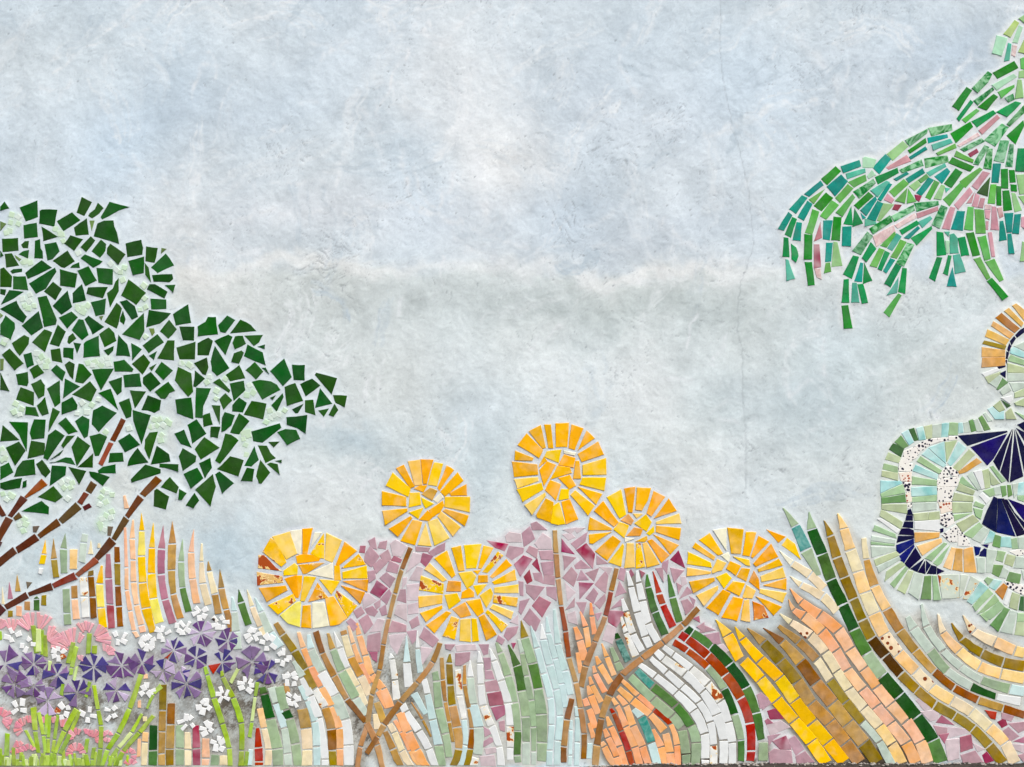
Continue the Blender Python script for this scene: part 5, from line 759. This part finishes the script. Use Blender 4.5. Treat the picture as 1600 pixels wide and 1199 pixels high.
for zone, (rgb, reach, k) in ZONES.items():
    if zone not in GROUT: continue
    m = raster(GROUT[zone]); allm = np.maximum(allm, m)
    near = s2(0.06, 0.42, blur(m, reach) + 0.03 * nz(5)); bed = np.maximum(bed, s2(0.05, 0.5, blur(m, 2)))
    f = (near * k)[..., None]
    col[:] = col * (1 - f) + (np.array(rgb) + (2.5 * mid_ + 3 * fine)[..., None]) * f
for cx, cy, rx, ry, k in STAINS_AND_SHADE:                                         # soot and dirt washed into the plaster at the foot; shade painted under butterfly
    g = np.exp(-(((wx - cx) / rx) ** 2 + ((wy - cy) / ry) ** 2)) * .68 * k * np.clip(0.8 + 0.4 * nz(4) + 0.3 * nz(1) + .25 * grain, 0, 1.5)
    g = np.clip(g * (.45 + .9 * s2(-.5, .9, .7 * nz(1) + .5 * grain + .4 * nz(3))), 0, .92)[..., None]; col[:] = col * (1 - g) + np.array((92, 84, 74)) * g
foot = s2(1186, 1201, wy + 3 * nz(2)) * s2(930, 1010, wx); col[:] = col * (1 - .8 * foot[..., None]) + np.array((74, 62, 50)) * .8 * foot[..., None]
spk = np.clip(pits * .34 + scr * .22, 0, .5) * (1 - .6 * bed); col[:] = col * (1 - spk[..., None]) + np.array((120, 126, 132)) * spk[..., None]
# hairline cracks
crack = np.zeros((H_, W_))
def run_crack(pts, wdt, k):
    p = []
    for (xa, ya), (xb, yb) in zip(pts[:-1], pts[1:]):
        n = max(2, int(math.hypot(xb - xa, yb - ya) / 5))
        for i in range(n): p.append((xa + (xb - xa) * i / n + random.gauss(0, .9), ya + (yb - ya) * i / n))
    for (xa, ya), (xb, yb) in zip(p[:-1], p[1:]):
        i0 = int((min(xa, xb) - 8 - gx[0]) / STEP); i1 = int((max(xa, xb) + 8 - gx[0]) / STEP); j0 = max(0, int((min(ya, yb) - 8 - gy[0]) / STEP)); j1 = int((max(ya, yb) + 8 - gy[0]) / STEP)
        xx, yy = PX[j0:j1, i0:i1], PY[j0:j1, i0:i1]; dx, dy = xb - xa, yb - ya; t = np.clip(((xx - xa) * dx + (yy - ya) * dy) / (dx * dx + dy * dy + 1e-6), 0, 1)
        d = np.hypot(xx - xa - t * dx, yy - ya - t * dy); crack[j0:j1, i0:i1] = np.maximum(crack[j0:j1, i0:i1], np.exp(-(d / wdt) ** 2) * k * random.uniform(.5, 1.1))
for c_ in CRACKS: run_crack(*c_)
col[:] = col * (1 - .55 * crack[..., None]) + np.array((105, 112, 118)) * .55 * crack[..., None]
height = 0.00009 * mid_ + 0.00014 * fine + 0.00016 * grain + 0.00020 * rough + 0.0007 * nz(12) + 0.00018 * nz(5) - 0.0007 * pits - 0.0006 * scr - 0.0010 * crack
height = height * (1 - 0.72 * bed) + 0.0016 * bed
height = np.where(allm > 0, np.minimum(height, 0.0016), height)
verts = np.stack([X(PX), -height, Z(PY)], -1).reshape(-1, 3).astype(np.float32)
idx = np.arange(H_ * W_).reshape(H_, W_)
quads = np.stack([idx[1:, :-1], idx[1:, 1:], idx[:-1, 1:], idx[:-1, :-1]], -1).reshape(-1, 4)
def grid_mesh(name, v, q, c):
    me = bpy.data.meshes.new(name); me.vertices.add(len(v)); me.vertices.foreach_set('co', v.ravel())
    me.loops.add(q.size); me.loops.foreach_set('vertex_index', q.ravel().astype(np.int32))
    me.polygons.add(len(q)); me.polygons.foreach_set('loop_start', np.arange(0, q.size, 4, dtype=np.int32))
    me.update(calc_edges=True)
    a = me.color_attributes.new('paint', 'FLOAT_COLOR', 'POINT')
    a.data.foreach_set('color', np.concatenate([c.reshape(-1, 3), np.ones((len(v), 1))], 1).astype(np.float32).ravel())
    me.polygons.foreach_set('use_smooth', np.ones(len(q), bool)); return me
wm, N, L, B = new_mat('painted_plaster')
at = N.new('ShaderNodeAttribute'); at.attribute_name = 'paint'; tc = N.new('ShaderNodeTexCoord')
n1 = N.new('ShaderNodeTexNoise'); n1.inputs['Scale'].default_value = 260; n1.inputs['Detail'].default_value = 6; n1.inputs['Roughness'].default_value = .7
mp = N.new('ShaderNodeMapping'); mp.inputs['Rotation'].default_value = (0, .6, 0); mp.inputs['Scale'].default_value = (1, 1, 1.5)
L.new(tc.outputs['Object'], mp.inputs[0]); L.new(mp.outputs[0], n1.inputs['Vector'])
mr = N.new('ShaderNodeMapRange'); mr.inputs[1].default_value = .3; mr.inputs[2].default_value = .7; mr.inputs[3].default_value = .93; mr.inputs[4].default_value = 1.06; L.new(n1.outputs['Fac'], mr.inputs[0])
hs = N.new('ShaderNodeHueSaturation'); L.new(at.outputs['Color'], hs.inputs['Color']); L.new(mr.outputs[0], hs.inputs['Value']); L.new(hs.outputs[0], B.inputs['Base Color'])
B.inputs['Roughness'].default_value = .85; B.inputs['Specular IOR Level'].default_value = .2
bp = N.new('ShaderNodeBump'); bp.inputs['Strength'].default_value = .5; bp.inputs['Distance'].default_value = .0012; L.new(n1.outputs['Fac'], bp.inputs['Height']); L.new(bp.outputs[0], B.inputs['Normal'])
wall = bpy.data.objects.new('plaster_wall', grid_mesh('plaster_wall', verts, quads, alb(col))); C.objects.link(wall); wall.data.materials.append(wm)
tag(wall, 'rough plastered wall painted pale blue grey with a lighter band and a hairline crack', 'wall', None, 'thing')
# the wall's body behind the painted coat, wider than the picture
bv = np.array([(x, y, z) for x in (-4.2, 4.2) for y in (0.004, 0.25) for z in (-0.3, 2.9)], np.float32)
bq = np.array([(0, 4, 5, 1), (4, 6, 7, 5), (6, 2, 3, 7), (2, 0, 1, 3), (1, 5, 7, 3), (0, 2, 6, 4)])
core = bpy.data.objects.new('wall_core', grid_mesh('wall_core', bv, bq, np.tile(alb((206, 214, 222)), (8, 1)))); C.objects.link(core); core.data.materials.append(wm); core.parent = wall
core.data.polygons.foreach_set('use_smooth', np.zeros(6, bool))
# ---------------------------------------------------------------- the ground at the foot of the wall
gm, N, L, B = new_mat('dark_earth')
n1 = N.new('ShaderNodeTexNoise'); n1.inputs['Scale'].default_value = 55; n1.inputs['Detail'].default_value = 8; n1.inputs['Roughness'].default_value = .75
tc = N.new('ShaderNodeTexCoord'); L.new(tc.outputs['Object'], n1.inputs['Vector'])
rp = N.new('ShaderNodeValToRGB'); rp.color_ramp.elements[0].position = .35; rp.color_ramp.elements[0].color = (.02, .016, .012, 1); rp.color_ramp.elements[1].position = .75; rp.color_ramp.elements[1].color = (.09, .075, .06, 1)
L.new(n1.outputs['Fac'], rp.inputs[0]); L.new(rp.outputs[0], B.inputs['Base Color']); B.inputs['Roughness'].default_value = .95
gxs = np.concatenate([np.linspace(-60, -2.2, 8), np.linspace(-2, 2, 161), np.linspace(2.2, 60, 8)]); gys = np.concatenate([[0.3, 0.03, 0.0], -np.geomspace(.006, 80, 46)])
GX, GY = np.meshgrid(gxs, gys)
near = np.exp(-np.abs(GY) / .25)
edge = -0.006 + 0.0165 * s2(0.16, 0.45, GX)
gz = edge + near * (rng.standard_normal(GX.shape) * .0022 + .002 * np.sin(GX * 9) + .0015 * np.sin(GX * 31 + 1))
gz = np.where(GY > 0.02, -0.02, gz) - 0.03 * (1 - near)
gi = np.arange(GX.size).reshape(GX.shape)
gq = np.stack([gi[1:, :-1], gi[1:, 1:], gi[:-1, 1:], gi[:-1, :-1]], -1).reshape(-1, 4)
ground = bpy.data.objects.new('ground', grid_mesh('ground', np.stack([GX, GY, gz], -1).reshape(-1, 3).astype(np.float32), gq, np.ones((GX.size, 3)))); C.objects.link(ground); ground.data.materials.append(gm); tag(ground, kind='structure')
# crumbs of plaster and grit along the foot: nobody could count them
vv, ff = [], []
for i in range(320):
    x = random.uniform(.2, 1.7); y = -abs(random.gauss(.005, .010)); r = random.uniform(.0015, .0055); zz = .0108 + r * .3; b0 = len(vv)
    if x < .45: zz -= .0108 * (1 - (x - .22) / .23)
    for dx, dy, dz in ((1, 0, 0), (-1, 0, 0), (0, 1, 0), (0, -1, 0), (0, 0, 1), (0, 0, -1)):
        q = r * random.uniform(.6, 1.3); vv.append((x + dx * q * 1.3, y + dy * q, zz + dz * q * .7))
    ff += [(b0 + a, b0 + b, b0 + c) for a, b, c in ((0, 2, 4), (2, 1, 4), (1, 3, 4), (3, 0, 4), (2, 0, 5), (1, 2, 5), (3, 1, 5), (0, 3, 5))]
sm, N, L, B = new_mat('plaster_crumbs'); B.inputs['Base Color'].default_value = (.34, .31, .27, 1); B.inputs['Roughness'].default_value = .9
me = bpy.data.meshes.new('rubble'); me.from_pydata(vv, [], ff); me.materials.append(sm); rb = bpy.data.objects.new('rubble', me); C.objects.link(rb)
tag(rb, 'crumbs of plaster and dark grit along the foot of the wall', 'grit', None, 'stuff')
